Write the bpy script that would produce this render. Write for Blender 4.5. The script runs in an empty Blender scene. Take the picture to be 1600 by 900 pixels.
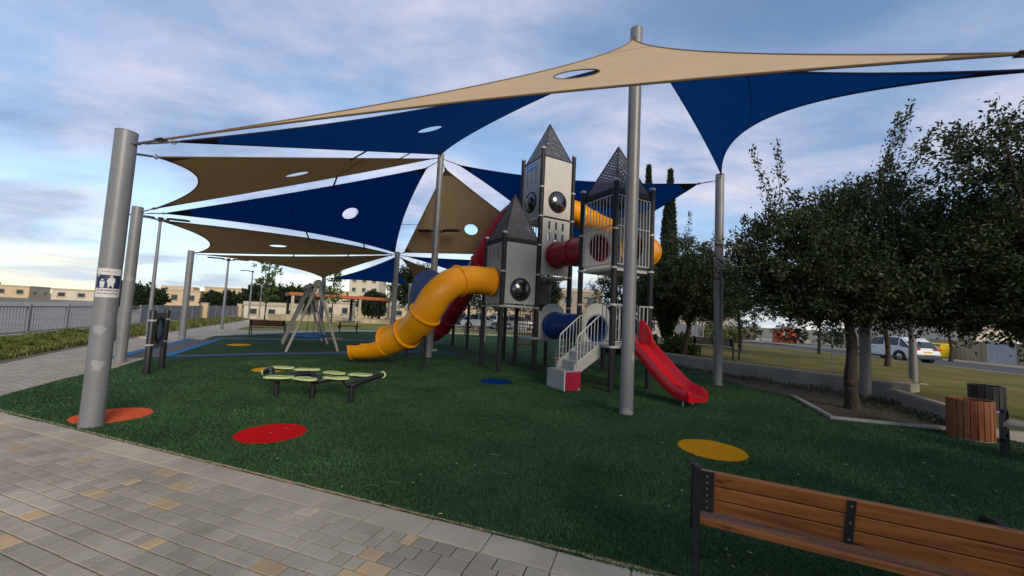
import bpy, math, random
import numpy as np
from mathutils import Vector, Matrix
random.seed(7); RNG = np.random.default_rng(7)
sc = bpy.context.scene
COL = sc.collection
V = Vector
PI = math.pi

# ------------------------------------------------------------------ camera
EYE = V((0, 0, 1.6)); PITCH = math.radians(4.03); ROLL = math.radians(2.78)
fwd = V((0, math.cos(PITCH), math.sin(PITCH))); r0 = V((1, 0, 0)); u0 = V((0, -math.sin(PITCH), math.cos(PITCH)))
rgt = r0 * math.cos(ROLL) + u0 * math.sin(ROLL); upv = -r0 * math.sin(ROLL) + u0 * math.cos(ROLL)
cd = bpy.data.cameras.new('camera'); cam = bpy.data.objects.new('camera', cd); COL.objects.link(cam)
cam.matrix_world = Matrix(((rgt.x, upv.x, -fwd.x, EYE.x), (rgt.y, upv.y, -fwd.y, EYE.y), (rgt.z, upv.z, -fwd.z, EYE.z), (0, 0, 0, 1)))
cd.sensor_width = 36; cd.lens = 36 * 605 / 1600; cd.clip_start = 0.05; cd.clip_end = 5000
sc.camera = cam

# ------------------------------------------------------------------ sky and sun
SUN_AZ = math.radians(150); SUN_EL = math.radians(24)
world = bpy.data.worlds.new('World'); sc.world = world; world.use_nodes = True
nt = world.node_tree; nt.nodes.clear(); N = nt.nodes.new; LK = nt.links.new
out = N('ShaderNodeOutputWorld')
sky = N('ShaderNodeTexSky'); sky.sky_type = 'NISHITA'; sky.sun_disc = False
sky.sun_elevation = SUN_EL; sky.sun_rotation = SUN_AZ; sky.air_density = 1.0; sky.dust_density = 0.6; sky.ozone_density = 2.0
bg1 = N('ShaderNodeBackground'); bg1.inputs[1].default_value = 0.12; LK(sky.outputs[0], bg1.inputs[0])
tc = N('ShaderNodeTexCoord')
sep = N('ShaderNodeSeparateXYZ'); LK(tc.outputs['Generated'], sep.inputs[0])
def mth(op, a, b=None, c=None):
    n = N('ShaderNodeMath'); n.operation = op
    for k, v in enumerate((a, b, c)):
        if v is None: continue
        if isinstance(v, (int, float)): n.inputs[k].default_value = v
        else: LK(v, n.inputs[k])
    return n.outputs[0]
zc = mth('ADD', mth('MAXIMUM', sep.outputs[2], 0.0), 0.16)
cmb = N('ShaderNodeCombineXYZ'); LK(mth('DIVIDE', sep.outputs[0], zc), cmb.inputs[0]); LK(mth('DIVIDE', sep.outputs[1], zc), cmb.inputs[1])
def nz(vec, scale, detail, rough, dist, off=(0, 0, 0), sc_=(1, 1, 1)):
    m = N('ShaderNodeMapping'); m.inputs['Location'].default_value = off; m.inputs['Scale'].default_value = sc_; LK(vec, m.inputs[0])
    n = N('ShaderNodeTexNoise'); n.inputs['Scale'].default_value = scale; n.inputs['Detail'].default_value = detail
    n.inputs['Roughness'].default_value = rough; n.inputs['Distortion'].default_value = dist; LK(m.outputs[0], n.inputs['Vector'])
    return n.outputs[0]
def ramp(fac, stops):
    n = N('ShaderNodeValToRGB'); LK(fac, n.inputs[0]); e = n.color_ramp.elements
    while len(e) < len(stops): e.new(0.5)
    for el, (p, c) in zip(e, stops): el.position = p; el.color = (*c, 1)
    return n.outputs[0]
cl1 = nz(cmb.outputs[0], 0.75, 7, 0.52, 0.35, (3.1, 1.2, 0), (1.0, 1.25, 1))
cl2 = nz(cmb.outputs[0], 1.5, 8, 0.6, 0.2, (8.2, 4.4, 0), (0.9, 1.4, 1))
mask = ramp(cl1, [(0.36, (0, 0, 0)), (0.56, (1, 1, 1))])
ccol = ramp(cl2, [(0.34, (0.175, 0.25, 0.40)), (0.46, (0.26, 0.325, 0.46)), (0.58, (0.40, 0.42, 0.52)), (0.74, (0.60, 0.55, 0.57))])
hz = ramp(sep.outputs[2], [(0.0, (1, 1, 1)), (0.05, (0.75, 0.75, 0.75)), (0.22, (0, 0, 0))])
band = nz(tc.outputs['Generated'], 2.2, 5, 0.55, 0.2, (0.3, 0, 0.4), (1, 1, 7))
hcol = ramp(band, [(0.36, (0.25, 0.35, 0.50)), (0.50, (0.42, 0.48, 0.54)), (0.62, (0.80, 0.72, 0.52))])
def mixc(f, a, b):
    n = N('ShaderNodeMix'); n.data_type = 'RGBA'; LK(f, n.inputs[0]); LK(a, n.inputs[6]); LK(b, n.inputs[7]); return n.outputs[2]
cc = mixc(hz, ccol, hcol)
bg2 = N('ShaderNodeBackground'); LK(cc, bg2.inputs[0]); bg2.inputs[1].default_value = 0.94
mk = mth('MAXIMUM', mth('MULTIPLY', mask, 0.92), mth('MULTIPLY', hz, 0.85))
mx = N('ShaderNodeMixShader'); LK(mk, mx.inputs[0]); LK(bg1.outputs[0], mx.inputs[1]); LK(bg2.outputs[0], mx.inputs[2]); LK(mx.outputs[0], out.inputs[0])
sd = V((math.sin(SUN_AZ) * math.cos(SUN_EL), math.cos(SUN_AZ) * math.cos(SUN_EL), math.sin(SUN_EL)))
sl = bpy.data.lights.new('sun', 'SUN'); sl.energy = 1.5; sl.angle = math.radians(22); sl.color = (1, 0.85, 0.65)
so = bpy.data.objects.new('sun', sl); COL.objects.link(so); so.location = (8, -14, 12); so.rotation_euler = (-sd).to_track_quat('-Z', 'Y').to_euler()
vs = sc.view_settings; vs.view_transform = 'Standard'; vs.look = 'None'; vs.gamma = 1; vs.exposure = 0.75; vs.use_curve_mapping = False

# ------------------------------------------------------------------ materials
MATS = {}
def pm(name, col, rough=0.6, var=0.15, scale=4.0, bump=0.0, bscale=None, metal=0.0, spec=0.5, col2=None, detail=5, coord='Object', island=0.0, stretch=None, trans=0.0, alpha=None, coat=0.0, tcol=None):
    if name in MATS: return MATS[name]
    m = bpy.data.materials.new(name); m.use_nodes = True; t = m.node_tree; b = t.nodes['Principled BSDF']
    b.inputs['Roughness'].default_value = rough; b.inputs['Metallic'].default_value = metal; b.inputs['Specular IOR Level'].default_value = spec
    b.inputs['Coat Weight'].default_value = coat
    c = t.nodes.new('ShaderNodeTexCoord' if coord != 'World' else 'ShaderNodeNewGeometry'); vec = c.outputs[coord if coord != 'World' else 'Position']
    if stretch:
        mp = t.nodes.new('ShaderNodeMapping'); mp.inputs['Scale'].default_value = stretch; t.links.new(vec, mp.inputs[0]); vec = mp.outputs[0]
    n = t.nodes.new('ShaderNodeTexNoise'); n.inputs['Scale'].default_value = scale; n.inputs['Detail'].default_value = detail; t.links.new(vec, n.inputs['Vector'])
    r = t.nodes.new('ShaderNodeValToRGB'); t.links.new(n.outputs[0], r.inputs[0])
    c2 = col2 or tuple(min(1, x * (1 + var)) for x in col); c1 = col if col2 else tuple(x * (1 - var) for x in col)
    r.color_ramp.elements[0].position = 0.32; r.color_ramp.elements[0].color = (*c1, 1)
    r.color_ramp.elements[1].position = 0.68; r.color_ramp.elements[1].color = (*c2, 1)
    col_out = r.outputs[0]
    if island:
        g = t.nodes.new('ShaderNodeNewGeometry'); oi = t.nodes.new('ShaderNodeObjectInfo')
        a = t.nodes.new('ShaderNodeMath'); a.operation = 'ADD'; t.links.new(g.outputs['Random Per Island'], a.inputs[0]); t.links.new(oi.outputs['Random'], a.inputs[1])
        fr = t.nodes.new('ShaderNodeMath'); fr.operation = 'FRACT'; t.links.new(a.outputs[0], fr.inputs[0])
        mr = t.nodes.new('ShaderNodeMapRange'); mr.inputs[3].default_value = 1 - island; mr.inputs[4].default_value = 1 + island; t.links.new(fr.outputs[0], mr.inputs[0])
        hv = t.nodes.new('ShaderNodeHueSaturation'); t.links.new(mr.outputs[0], hv.inputs['Value']); t.links.new(col_out, hv.inputs['Color']); col_out = hv.outputs[0]
    t.links.new(col_out, b.inputs['Base Color'])
    if bump:
        n2 = t.nodes.new('ShaderNodeTexNoise'); n2.inputs['Scale'].default_value = bscale or scale * 6; n2.inputs['Detail'].default_value = 4; t.links.new(vec, n2.inputs['Vector'])
        bp = t.nodes.new('ShaderNodeBump'); bp.inputs['Strength'].default_value = bump; bp.inputs['Distance'].default_value = 0.02; t.links.new(n2.outputs[0], bp.inputs['Height']); t.links.new(bp.outputs[0], b.inputs['Normal'])
    if trans:
        tr = t.nodes.new('ShaderNodeBsdfTranslucent'); (t.links.new(col_out, tr.inputs[0]) if not tcol else setattr(tr.inputs[0], 'default_value', (*tcol, 1)))
        ms = t.nodes.new('ShaderNodeMixShader'); ms.inputs[0].default_value = trans
        t.links.new(b.outputs[0], ms.inputs[1]); t.links.new(tr.outputs[0], ms.inputs[2]); t.links.new(ms.outputs[0], t.nodes['Material Output'].inputs[0])
    MATS[name] = m; return m
def dome_mat():
    m = bpy.data.materials.new('smoked_acrylic'); m.use_nodes = True; t = m.node_tree; t.nodes.clear()
    o = t.nodes.new('ShaderNodeOutputMaterial'); a = t.nodes.new('ShaderNodeBsdfTransparent'); a.inputs[0].default_value = (0.74, 0.70, 0.68, 1)
    g = t.nodes.new('ShaderNodeBsdfGlossy'); g.inputs['Roughness'].default_value = 0.16; g.inputs[0].default_value = (0.9, 0.9, 0.9, 1)
    f = t.nodes.new('ShaderNodeFresnel'); f.inputs[0].default_value = 1.5; mxs = t.nodes.new('ShaderNodeMixShader')
    ad = t.nodes.new('ShaderNodeMath'); ad.operation = 'ADD'; ad.inputs[1].default_value = 0.10; t.links.new(f.outputs[0], ad.inputs[0]); t.links.new(ad.outputs[0], mxs.inputs[0]); t.links.new(a.outputs[0], mxs.inputs[1]); t.links.new(g.outputs[0], mxs.inputs[2]); t.links.new(mxs.outputs[0], o.inputs[0]); return m
def perf_mat():   # perforated dark plastic sheet: rows of small slots
    m = bpy.data.materials.new('perforated_sheet'); m.use_nodes = True; t = m.node_tree; b = t.nodes['Principled BSDF']
    b.inputs['Base Color'].default_value = (0.075, 0.07, 0.075, 1); b.inputs['Roughness'].default_value = 0.55
    c = t.nodes.new('ShaderNodeTexCoord'); k = t.nodes.new('ShaderNodeTexBrick'); t.links.new(c.outputs['UV'], k.inputs['Vector'])
    k.inputs['Color1'].default_value = (0, 0, 0, 1); k.inputs['Color2'].default_value = (0.1, 0.1, 0.1, 1); k.inputs['Mortar'].default_value = (1, 1, 1, 1)
    k.inputs['Scale'].default_value = 1; k.inputs['Brick Width'].default_value = 0.085; k.inputs['Row Height'].default_value = 0.065; k.inputs['Mortar Size'].default_value = 0.021; k.inputs['Mortar Smooth'].default_value = 0.1
    tr = t.nodes.new('ShaderNodeBsdfTransparent'); ms = t.nodes.new('ShaderNodeMixShader')
    t.links.new(k.outputs['Color'], ms.inputs[0]); t.links.new(tr.outputs[0], ms.inputs[1]); t.links.new(b.outputs[0], ms.inputs[2]); t.links.new(ms.outputs[0], t.nodes['Material Output'].inputs[0]); return m
def brick_mat(name, c1, c2, mortar, bw, rh, ms=0.01, rot=0.0, rough=0.85):
    m = bpy.data.materials.new(name); m.use_nodes = True; t = m.node_tree; b = t.nodes['Principled BSDF']; b.inputs['Roughness'].default_value = rough
    c = t.nodes.new('ShaderNodeTexCoord'); mp = t.nodes.new('ShaderNodeMapping'); mp.inputs['Rotation'].default_value = (0, 0, rot); t.links.new(c.outputs['Object'], mp.inputs[0])
    k = t.nodes.new('ShaderNodeTexBrick'); t.links.new(mp.outputs[0], k.inputs['Vector'])
    for nm, v in (('Color1', c1), ('Color2', c2), ('Mortar', mortar)): k.inputs[nm].default_value = (*v, 1)
    k.inputs['Scale'].default_value = 1; k.inputs['Brick Width'].default_value = bw; k.inputs['Row Height'].default_value = rh; k.inputs['Mortar Size'].default_value = ms
    n = t.nodes.new('ShaderNodeTexNoise'); n.inputs['Scale'].default_value = 0.8; n.inputs['Detail'].default_value = 6; t.links.new(c.outputs['Object'], n.inputs['Vector'])
    mr = t.nodes.new('ShaderNodeMapRange'); mr.inputs[3].default_value = 0.75; mr.inputs[4].default_value = 1.25; t.links.new(n.outputs[0], mr.inputs[0])
    hv = t.nodes.new('ShaderNodeHueSaturation'); t.links.new(mr.outputs[0], hv.inputs['Value']); t.links.new(k.outputs['Color'], hv.inputs['Color']); t.links.new(hv.outputs[0], b.inputs['Base Color'])
    bp = t.nodes.new('ShaderNodeBump'); bp.inputs['Strength'].default_value = 0.4; bp.inputs['Distance'].default_value = 0.01; bp.invert = True; t.links.new(k.outputs['Fac'], bp.inputs['Height']); t.links.new(bp.outputs[0], b.inputs['Normal'])
    return m
def wood_mat(name, dark, light, axis_scale):
    m = bpy.data.materials.new(name); m.use_nodes = True; t = m.node_tree; b = t.nodes['Principled BSDF']; b.inputs['Roughness'].default_value = 0.42
    c = t.nodes.new('ShaderNodeTexCoord'); oi = t.nodes.new('ShaderNodeObjectInfo')
    ad = t.nodes.new('ShaderNodeVectorMath'); ad.operation = 'ADD'; t.links.new(c.outputs['Object'], ad.inputs[0])
    sm = t.nodes.new('ShaderNodeVectorMath'); sm.operation = 'SCALE'; sm.inputs[0].default_value = (7, 5, 3); t.links.new(oi.outputs['Random'], sm.inputs['Scale']); t.links.new(sm.outputs[0], ad.inputs[1])
    mp = t.nodes.new('ShaderNodeMapping'); mp.inputs['Scale'].default_value = axis_scale; t.links.new(ad.outputs[0], mp.inputs[0])
    n = t.nodes.new('ShaderNodeTexNoise'); n.inputs['Scale'].default_value = 1; n.inputs['Detail'].default_value = 7; n.inputs['Distortion'].default_value = 0.8; t.links.new(mp.outputs[0], n.inputs['Vector'])
    r = t.nodes.new('ShaderNodeValToRGB'); t.links.new(n.outputs[0], r.inputs[0]); r.color_ramp.elements[0].position = 0.3; r.color_ramp.elements[1].position = 0.66
    r.color_ramp.elements[0].color = (*dark, 1); r.color_ramp.elements[1].color = (*light, 1)
    vo = t.nodes.new('ShaderNodeTexVoronoi'); vo.inputs['Scale'].default_value = 1; mp2 = t.nodes.new('ShaderNodeMapping'); mp2.inputs['Scale'].default_value = tuple(5.0 if a == min(axis_scale) else 13 for a in axis_scale); t.links.new(ad.outputs[0], mp2.inputs[0]); t.links.new(mp2.outputs[0], vo.inputs['Vector'])
    kr = t.nodes.new('ShaderNodeValToRGB'); t.links.new(vo.outputs['Distance'], kr.inputs[0]); kr.color_ramp.elements[0].position = 0.07; kr.color_ramp.elements[0].color = (0.35, 0.3, 0.25, 1); kr.color_ramp.elements[1].position = 0.2; kr.color_ramp.elements[1].color = (1, 1, 1, 1)
    mu = t.nodes.new('ShaderNodeMix'); mu.data_type = 'RGBA'; mu.blend_type = 'MULTIPLY'; mu.inputs[0].default_value = 1; t.links.new(r.outputs[0], mu.inputs[6]); t.links.new(kr.outputs[0], mu.inputs[7])
    t.links.new(mu.outputs[2], b.inputs['Base Color'])
    bp = t.nodes.new('ShaderNodeBump'); bp.inputs['Strength'].default_value = 0.12; t.links.new(n.outputs[0], bp.inputs['Height']); t.links.new(bp.outputs[0], b.inputs['Normal'])
    MATS[name] = m; return m
M = dict(
 steel=pm('galvanised_steel', (0.205, 0.21, 0.22), 0.42, 0.07, 2.5, metal=0.15, bump=0.03, bscale=60, spec=0.4),
 scuff=pm('scuffed_paint', (0.285, 0.285, 0.28), 0.6, 0.1, 12),
 dark=pm('charcoal_powdercoat', (0.016, 0.0165, 0.019), 0.5, 0.12, 6, spec=0.28),
 black=pm('black_iron', (0.012, 0.012, 0.013), 0.42, 0.15, 8, bump=0.05),
 hdpe=pm('grey_plastic', (0.33, 0.34, 0.33), 0.42, 0.06, 3, bump=0.03, bscale=90),
 cream=pm('lit_grey_plastic', (0.52, 0.49, 0.42), 0.42, 0.05, 3, bump=0.03, bscale=90),  # lighter version of the grey plastic: light on the right-hand faces put into colour
 railm=pm('light_grey_rail', (0.42, 0.43, 0.42), 0.4, 0.06, 6),
 yellow=pm('yellow_plastic', (0.86, 0.34, 0.006), 0.36, 0.06, 1.6, bump=0.015, bscale=30, spec=0.32),
 crim=pm('crimson_panel', (0.30, 0.006, 0.03), 0.4, 0.08, 3), red=pm('red_plastic', (0.52, 0.008, 0.015), 0.3, 0.12, 2, bump=0.015, bscale=30, coat=0.1),
 dred=pm('dark_red_plastic', (0.30, 0.010, 0.022), 0.32, 0.12, 2, bump=0.015, bscale=30),
 bluep=pm('blue_plastic', (0.004, 0.04, 0.17), 0.36, 0.12, 2, spec=0.3),
 navyb=pm('navy_board', (0.014, 0.042, 0.14), 0.6, 0.12, 3, spec=0.2),
 swingb=pm('swing_blue', (0.005, 0.08, 0.28), 0.6, 0.15, 20),
 perf=perf_mat(), dome=dome_mat(),
 tan=pm('tan_shade_cloth', (0.60, 0.445, 0.285), 0.9, 0.05, 1.2, bump=0.1, bscale=160, trans=0.22, tcol=(0.20, 0.085, 0.02), spec=0.1),
 navy=pm('navy_shade_cloth', (0.003, 0.035, 0.16), 0.9, 0.07, 1.2, bump=0.1, bscale=160, trans=0.4, tcol=(0.001, 0.040, 0.19), spec=0.08),
 tanhem=pm('tan_webbing', (0.16, 0.10, 0.05), 0.85, 0.1, 8), navyhem=pm('navy_webbing', (0.006, 0.012, 0.05), 0.8, 0.1, 8),
 zinc=pm('zinc_hardware', (0.25, 0.25, 0.26), 0.35, 0.2, 30, metal=0.8),
 turf=pm('turf_mat', (0.020, 0.060, 0.018), 0.95, 0.3, 1.3, bump=0.9, bscale=260, col2=(0.040, 0.102, 0.034), detail=10, spec=0.15),
 blade=pm('turf_blades', (0.026, 0.077, 0.023), 0.66, 0.3, 0.9, col2=(0.062, 0.145, 0.052), island=0.35, spec=0.3, trans=0.15),
 dred_d=pm('red_turf', (0.68, 0.010, 0.014), 0.9, 0.15, 30, bump=0.8, bscale=300, spec=0.1), dyel=pm('yellow_turf', (0.78, 0.38, 0.012), 0.9, 0.1, 30, bump=0.8, bscale=300, spec=0.1),
 dblue=pm('blue_turf', (0.002, 0.035, 0.19), 0.9, 0.1, 30, bump=0.8, bscale=300, spec=0.1), dora=pm('orange_turf', (0.82, 0.16, 0.065), 0.9, 0.1, 30, bump=0.8, bscale=300, spec=0.1),
 bandb=pm('blue_track', (0.002, 0.12, 0.33), 0.9, 0.12, 10), bandn=pm('slate_blue_track', (0.035, 0.075, 0.13), 0.9, 0.15, 10), rubber=pm('brown_rubber', (0.10, 0.085, 0.08), 0.9, 0.25, 8, bump=0.3),
 paver=pm('grey_paver', (0.275, 0.238, 0.182), 0.95, 0.2, 1.15, bump=0.45, bscale=120, col2=(0.50, 0.43, 0.325), island=0.13, detail=14, spec=0.2, coord='World'),
 pavet=pm('sand_paver', (0.42, 0.29, 0.16), 0.95, 0.2, 3, bump=0.35, bscale=110, col2=(0.58, 0.41, 0.24), island=0.14, detail=12, spec=0.2, coord='World'),
 joint=pm('joint_sand', (0.05, 0.043, 0.034), 0.95, 0.3, 12, bump=0.5),
 kerb=pm('kerb_concrete', (0.355, 0.30, 0.22), 0.95, 0.15, 1.4, coord='World', spec=0.2, bump=0.3, bscale=90, col2=(0.50, 0.43, 0.32), island=0.08, detail=10),
 sand=pm('sand_joint', (0.42, 0.30, 0.15), 0.95, 0.2, 20, bump=0.5),
 conc=pm('raw_concrete', (0.23, 0.22, 0.20), 0.9, 0.2, 2.2, bump=0.25, bscale=40, col2=(0.34, 0.325, 0.29), detail=9),
 cap=pm('stone_cap', (0.42, 0.37, 0.28), 0.85, 0.12, 4, bump=0.2), asphalt=pm('asphalt', (0.075, 0.075, 0.08), 0.9, 0.2, 3, bump=0.3, bscale=60),
 pathm=brick_mat('path_pavers', (0.35, 0.295, 0.215), (0.44, 0.375, 0.28), (0.20, 0.165, 0.12), 0.2, 0.12, 0.006, 0.42),
 earth=pm('dry_earth', (0.10, 0.075, 0.045), 0.95, 0.3, 2.5, bump=0.6, col2=(0.17, 0.13, 0.075)), mulch=pm('mulch', (0.035, 0.022, 0.015), 0.95, 0.5, 26, bump=1.0, bscale=60, col2=(0.12, 0.075, 0.045)),
 lawn=pm('dry_lawn', (0.085, 0.105, 0.022), 0.95, 0.3, 0.55, bump=0.8, bscale=55, col2=(0.235, 0.165, 0.06), detail=12, spec=0.1),
 lawn2=pm('green_lawn', (0.13, 0.155, 0.03), 0.95, 0.3, 0.5, spec=0.1, bump=0.6, bscale=40, col2=(0.26, 0.225, 0.065), detail=10),
 ground=pm('ground_soil', (0.13, 0.12, 0.075), 0.95, 0.3, 0.05, col2=(0.22, 0.19, 0.12)),
 leaf=pm('oak_leaf', (0.026, 0.042, 0.013), 0.5, 0.3, 0.8, col2=(0.05, 0.07, 0.02), island=0.5, trans=0.22, spec=0.35),
 leafb=pm('dark_leaf', (0.014, 0.028, 0.010), 0.6, 0.3, 0.8, col2=(0.028, 0.048, 0.016), island=0.45, trans=0.2, spec=0.3),
 leafl=pm('fresh_leaf', (0.06, 0.10, 0.02), 0.55, 0.3, 0.8, col2=(0.11, 0.16, 0.035), island=0.4, trans=0.3, spec=0.3),
 leafy=pm('shrub_leaf', (0.09, 0.125, 0.028), 0.6, 0.3, 1.5, col2=(0.21, 0.215, 0.07), island=0.4, trans=0.25, spec=0.25),
 bark=pm('bark', (0.045, 0.033, 0.024), 0.95, 0.4, 9, bump=1.0, bscale=30, stretch=(3, 3, 0.7)),
 housec=pm('cream_render', (0.55, 0.42, 0.26), 0.9, 0.08, 0.6), housep=pm('pale_render', (0.58, 0.50, 0.40), 0.9, 0.08, 0.6), stone=brick_mat('stone_blocks', (0.42, 0.33, 0.22), (0.50, 0.40, 0.28), (0.30, 0.24, 0.17), 0.5, 0.25, 0.012),
 glass=pm('window_glass', (0.03, 0.04, 0.05), 0.1, 0.2, 1), shutter=pm('grey_shutter', (0.30, 0.29, 0.27), 0.6, 0.1, 3), rooft=pm('pergola_roof', (0.38, 0.11, 0.035), 0.7, 0.15, 1.5), postw=pm('pale_post', (0.42, 0.36, 0.27), 0.7, 0.1, 2),
 fencem=pm('fence_grey', (0.235, 0.235, 0.245), 0.5, 0.06, 1.5), fencep=pm('fence_panel_grey', (0.20, 0.20, 0.215), 0.6, 0.06, 1.0),
 orange=pm('orange_sheet', (0.75, 0.10, 0.015), 0.5, 0.1, 2), ybin=pm('yellow_bin_plastic', (0.72, 0.52, 0.01), 0.45, 0.08, 2), white=pm('white_paint', (0.78, 0.78, 0.78), 0.35, 0.03, 3, coat=0.3), gatew=pm('gate_white', (0.52, 0.54, 0.58), 0.5, 0.04, 2),
 tyre=pm('tyre_rubber', (0.018, 0.018, 0.018), 0.8, 0.2, 8), chrome=pm('alloy', (0.45, 0.45, 0.46), 0.3, 0.1, 8, metal=0.8), tail=pm('tail_red', (0.42, 0.01, 0.01), 0.25, 0.05, 2), plate=pm('number_plate_yellow', (0.75, 0.5, 0.03), 0.5, 0.05, 2),
 carg=pm('car_grey', (0.30, 0.31, 0.33), 0.3, 0.05, 2, coat=0.3), card=pm('car_dark', (0.05, 0.055, 0.065), 0.3, 0.05, 2, coat=0.3),
 stw=pm('sticker_white', (0.62, 0.61, 0.58), 0.5, 0.04, 6), stb=pm('sticker_navy', (0.01, 0.022, 0.10), 0.5, 0.05, 6), ink=pm('sticker_ink', (0.06, 0.06, 0.07), 0.6, 0.1, 6), stbl=pm('sticker_blue', (0.03, 0.22, 0.66), 0.4, 0.05, 4), gold=pm('sticker_gold', (0.5, 0.36, 0.1), 0.5, 0.05, 4),
 lime=pm('lime_tread', (0.52, 0.60, 0.26), 0.55, 0.08, 8), limed=pm('tread_green', (0.20, 0.30, 0.06), 0.6, 0.1, 8), taupe=pm('taupe_panel', (0.17, 0.145, 0.12), 0.55, 0.1, 5), dial=pm('dial_picture', (0.10, 0.16, 0.17), 0.3, 0.5, 9, col2=(0.22, 0.24, 0.19)),
 swingm=pm('swing_frame_paint', (0.36, 0.34, 0.28), 0.6, 0.1, 5), purp=pm('mauve_board', (0.12, 0.085, 0.09), 0.5, 0.1, 4),
)
WOOD = wood_mat('bench_wood', (0.15, 0.045, 0.010), (0.36, 0.125, 0.028), (1.6, 22, 22))
WOODZ = wood_mat('bin_wood', (0.13, 0.035, 0.012), (0.30, 0.095, 0.03), (22, 22, 1.6))
WOODG = wood_mat('weathered_wood', (0.15, 0.12, 0.09), (0.33, 0.26, 0.19), (1.6, 22, 22))

# ------------------------------------------------------------------ mesh helpers
def tag(o, label=None, cat=None, group=None, kind=None):
    for k, v in (('label', label), ('category', cat), ('group', group), ('kind', kind)):
        if v: o[k] = v
    return o
def empty(name, loc, label, cat, group=None, rz=0):
    o = bpy.data.objects.new(name, None); COL.objects.link(o); o.location = loc; o.rotation_euler = (0, 0, rz); o.empty_display_size = 0.2
    return tag(o, label, cat, group)
def wloc(o):
    p = V((0, 0, 0))
    while o: p += o.location; o = o.parent
    return p
class MB:
    def __init__(s): s.v = []; s.f = []; s.uv = None
    def add(s, vs, fs):
        k = len(s.v); s.v += [V(p) for p in vs]; s.f += [tuple(i + k for i in f) for f in fs]; return s
    def obox(s, c, ex, ey, ez):      # box from centre and three half-axis vectors
        c, ex, ey, ez = V(c), V(ex), V(ey), V(ez)
        return s.add([c + a * ex + b * ey + d * ez for a, b, d in ((-1,-1,-1),(1,-1,-1),(1,1,-1),(-1,1,-1),(-1,-1,1),(1,-1,1),(1,1,1),(-1,1,1))],
                     [(0,3,2,1),(4,5,6,7),(0,1,5,4),(1,2,6,5),(2,3,7,6),(3,0,4,7)])
    def box(s, c, size): return s.obox(c, (size[0]/2,0,0), (0,size[1]/2,0), (0,0,size[2]/2))
    def rbox(s, c, size, rz):
        a, b = math.cos(rz), math.sin(rz); return s.obox(c, (a*size[0]/2, b*size[0]/2, 0), (-b*size[1]/2, a*size[1]/2, 0), (0,0,size[2]/2))
    def beam(s, p, q, w, h, up=(0,0,1)):
        p, q = V(p), V(q); t = (q - p); l = t.length; t.normalize(); sd_ = t.cross(V(up))
        if sd_.length < 1e-4: sd_ = V((1,0,0))
        sd_.normalize(); u = sd_.cross(t); return s.obox((p + q)/2, t*l/2, sd_*w/2, u*h/2)
    def loft(s, path, prof, closed=True, cap=False):    # prof: list of (side, up) or function of (k, t)
        n = len(path); rings = []; path = [V(p) for p in path]
        for i, p in enumerate(path):
            t = (path[min(i+1, n-1)] - path[max(i-1, 0)]).normalized(); sdv = t.cross(V((0,0,1)))
            if sdv.length < 0.02: sdv = V((1,0,0))
            sdv.normalize(); u = sdv.cross(t); pr = prof(i/(n-1)) if callable(prof) else prof
            rings.append([p + sdv*a + u*b for a, b in pr])
        m = len(rings[0]); k0 = len(s.v)
        for r in rings: s.v += r
        for i in range(n-1):
            for j in range(m if closed else m-1):
                a = k0 + i*m + j; b = k0 + i*m + (j+1) % m; s.f.append((a, b, b+m, a+m))
        if cap: s.f.append(tuple(range(k0+m-1, k0-1, -1))); s.f.append(tuple(range(k0+(n-1)*m, k0+n*m)))
        return s
    def tube(s, path, r, seg=8, cap=True):
        rr = r if callable(r) else (lambda t: r)
        return s.loft(path, lambda t: [(rr(t)*math.cos(2*PI*j/seg), rr(t)*math.sin(2*PI*j/seg)) for j in range(seg)], True, cap)
    def cyl(s, c, r, h, seg=16, r2=None, axis=(0,0,1)):   # frustum from c along axis
        ax = V(axis).normalized(); a = ax.orthogonal().normalized(); b = ax.cross(a); r2 = r if r2 is None else r2; c = V(c)
        vs = [c + (a*math.cos(2*PI*j/seg) + b*math.sin(2*PI*j/seg))*r for j in range(seg)] + [c + ax*h + (a*math.cos(2*PI*j/seg) + b*math.sin(2*PI*j/seg))*r2 for j in range(seg)]
        return s.add(vs, [(j, (j+1) % seg, seg+(j+1) % seg, seg+j) for j in range(seg)] + [tuple(range(seg-1,-1,-1)), tuple(range(seg, 2*seg))])
    def lathe(s, c, prof, seg=24, axis=(0,0,1)):          # prof: (radius, height)
        ax = V(axis).normalized(); a = ax.orthogonal().normalized(); b = ax.cross(a); c = V(c); k = len(s.v); m = len(prof)
        for r, h in prof: s.v += [c + ax*h + (a*math.cos(2*PI*j/seg) + b*math.sin(2*PI*j/seg))*r for j in range(seg)]
        for i in range(m-1):
            for j in range(seg): s.f.append((k+i*seg+j, k+i*seg+(j+1) % seg, k+(i+1)*seg+(j+1) % seg, k+(i+1)*seg+j))
        return s
    def ring(s, c, axis, R, r, seg=28, n=8): return s.lathe(c, [(R + r*math.cos(2*PI*i/n), r*math.sin(2*PI*i/n)) for i in range(n+1)], seg, axis)
    def prism(s, pts, d):                                 # polygon (3d points) extruded by d
        pts = [V(p) for p in pts]; d = V(d); n = len(pts)
        return s.add(pts + [p + d for p in pts], [tuple(range(n-1,-1,-1)), tuple(range(n, 2*n))] + [(i, (i+1) % n, n+(i+1) % n, n+i) for i in range(n)])
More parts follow.
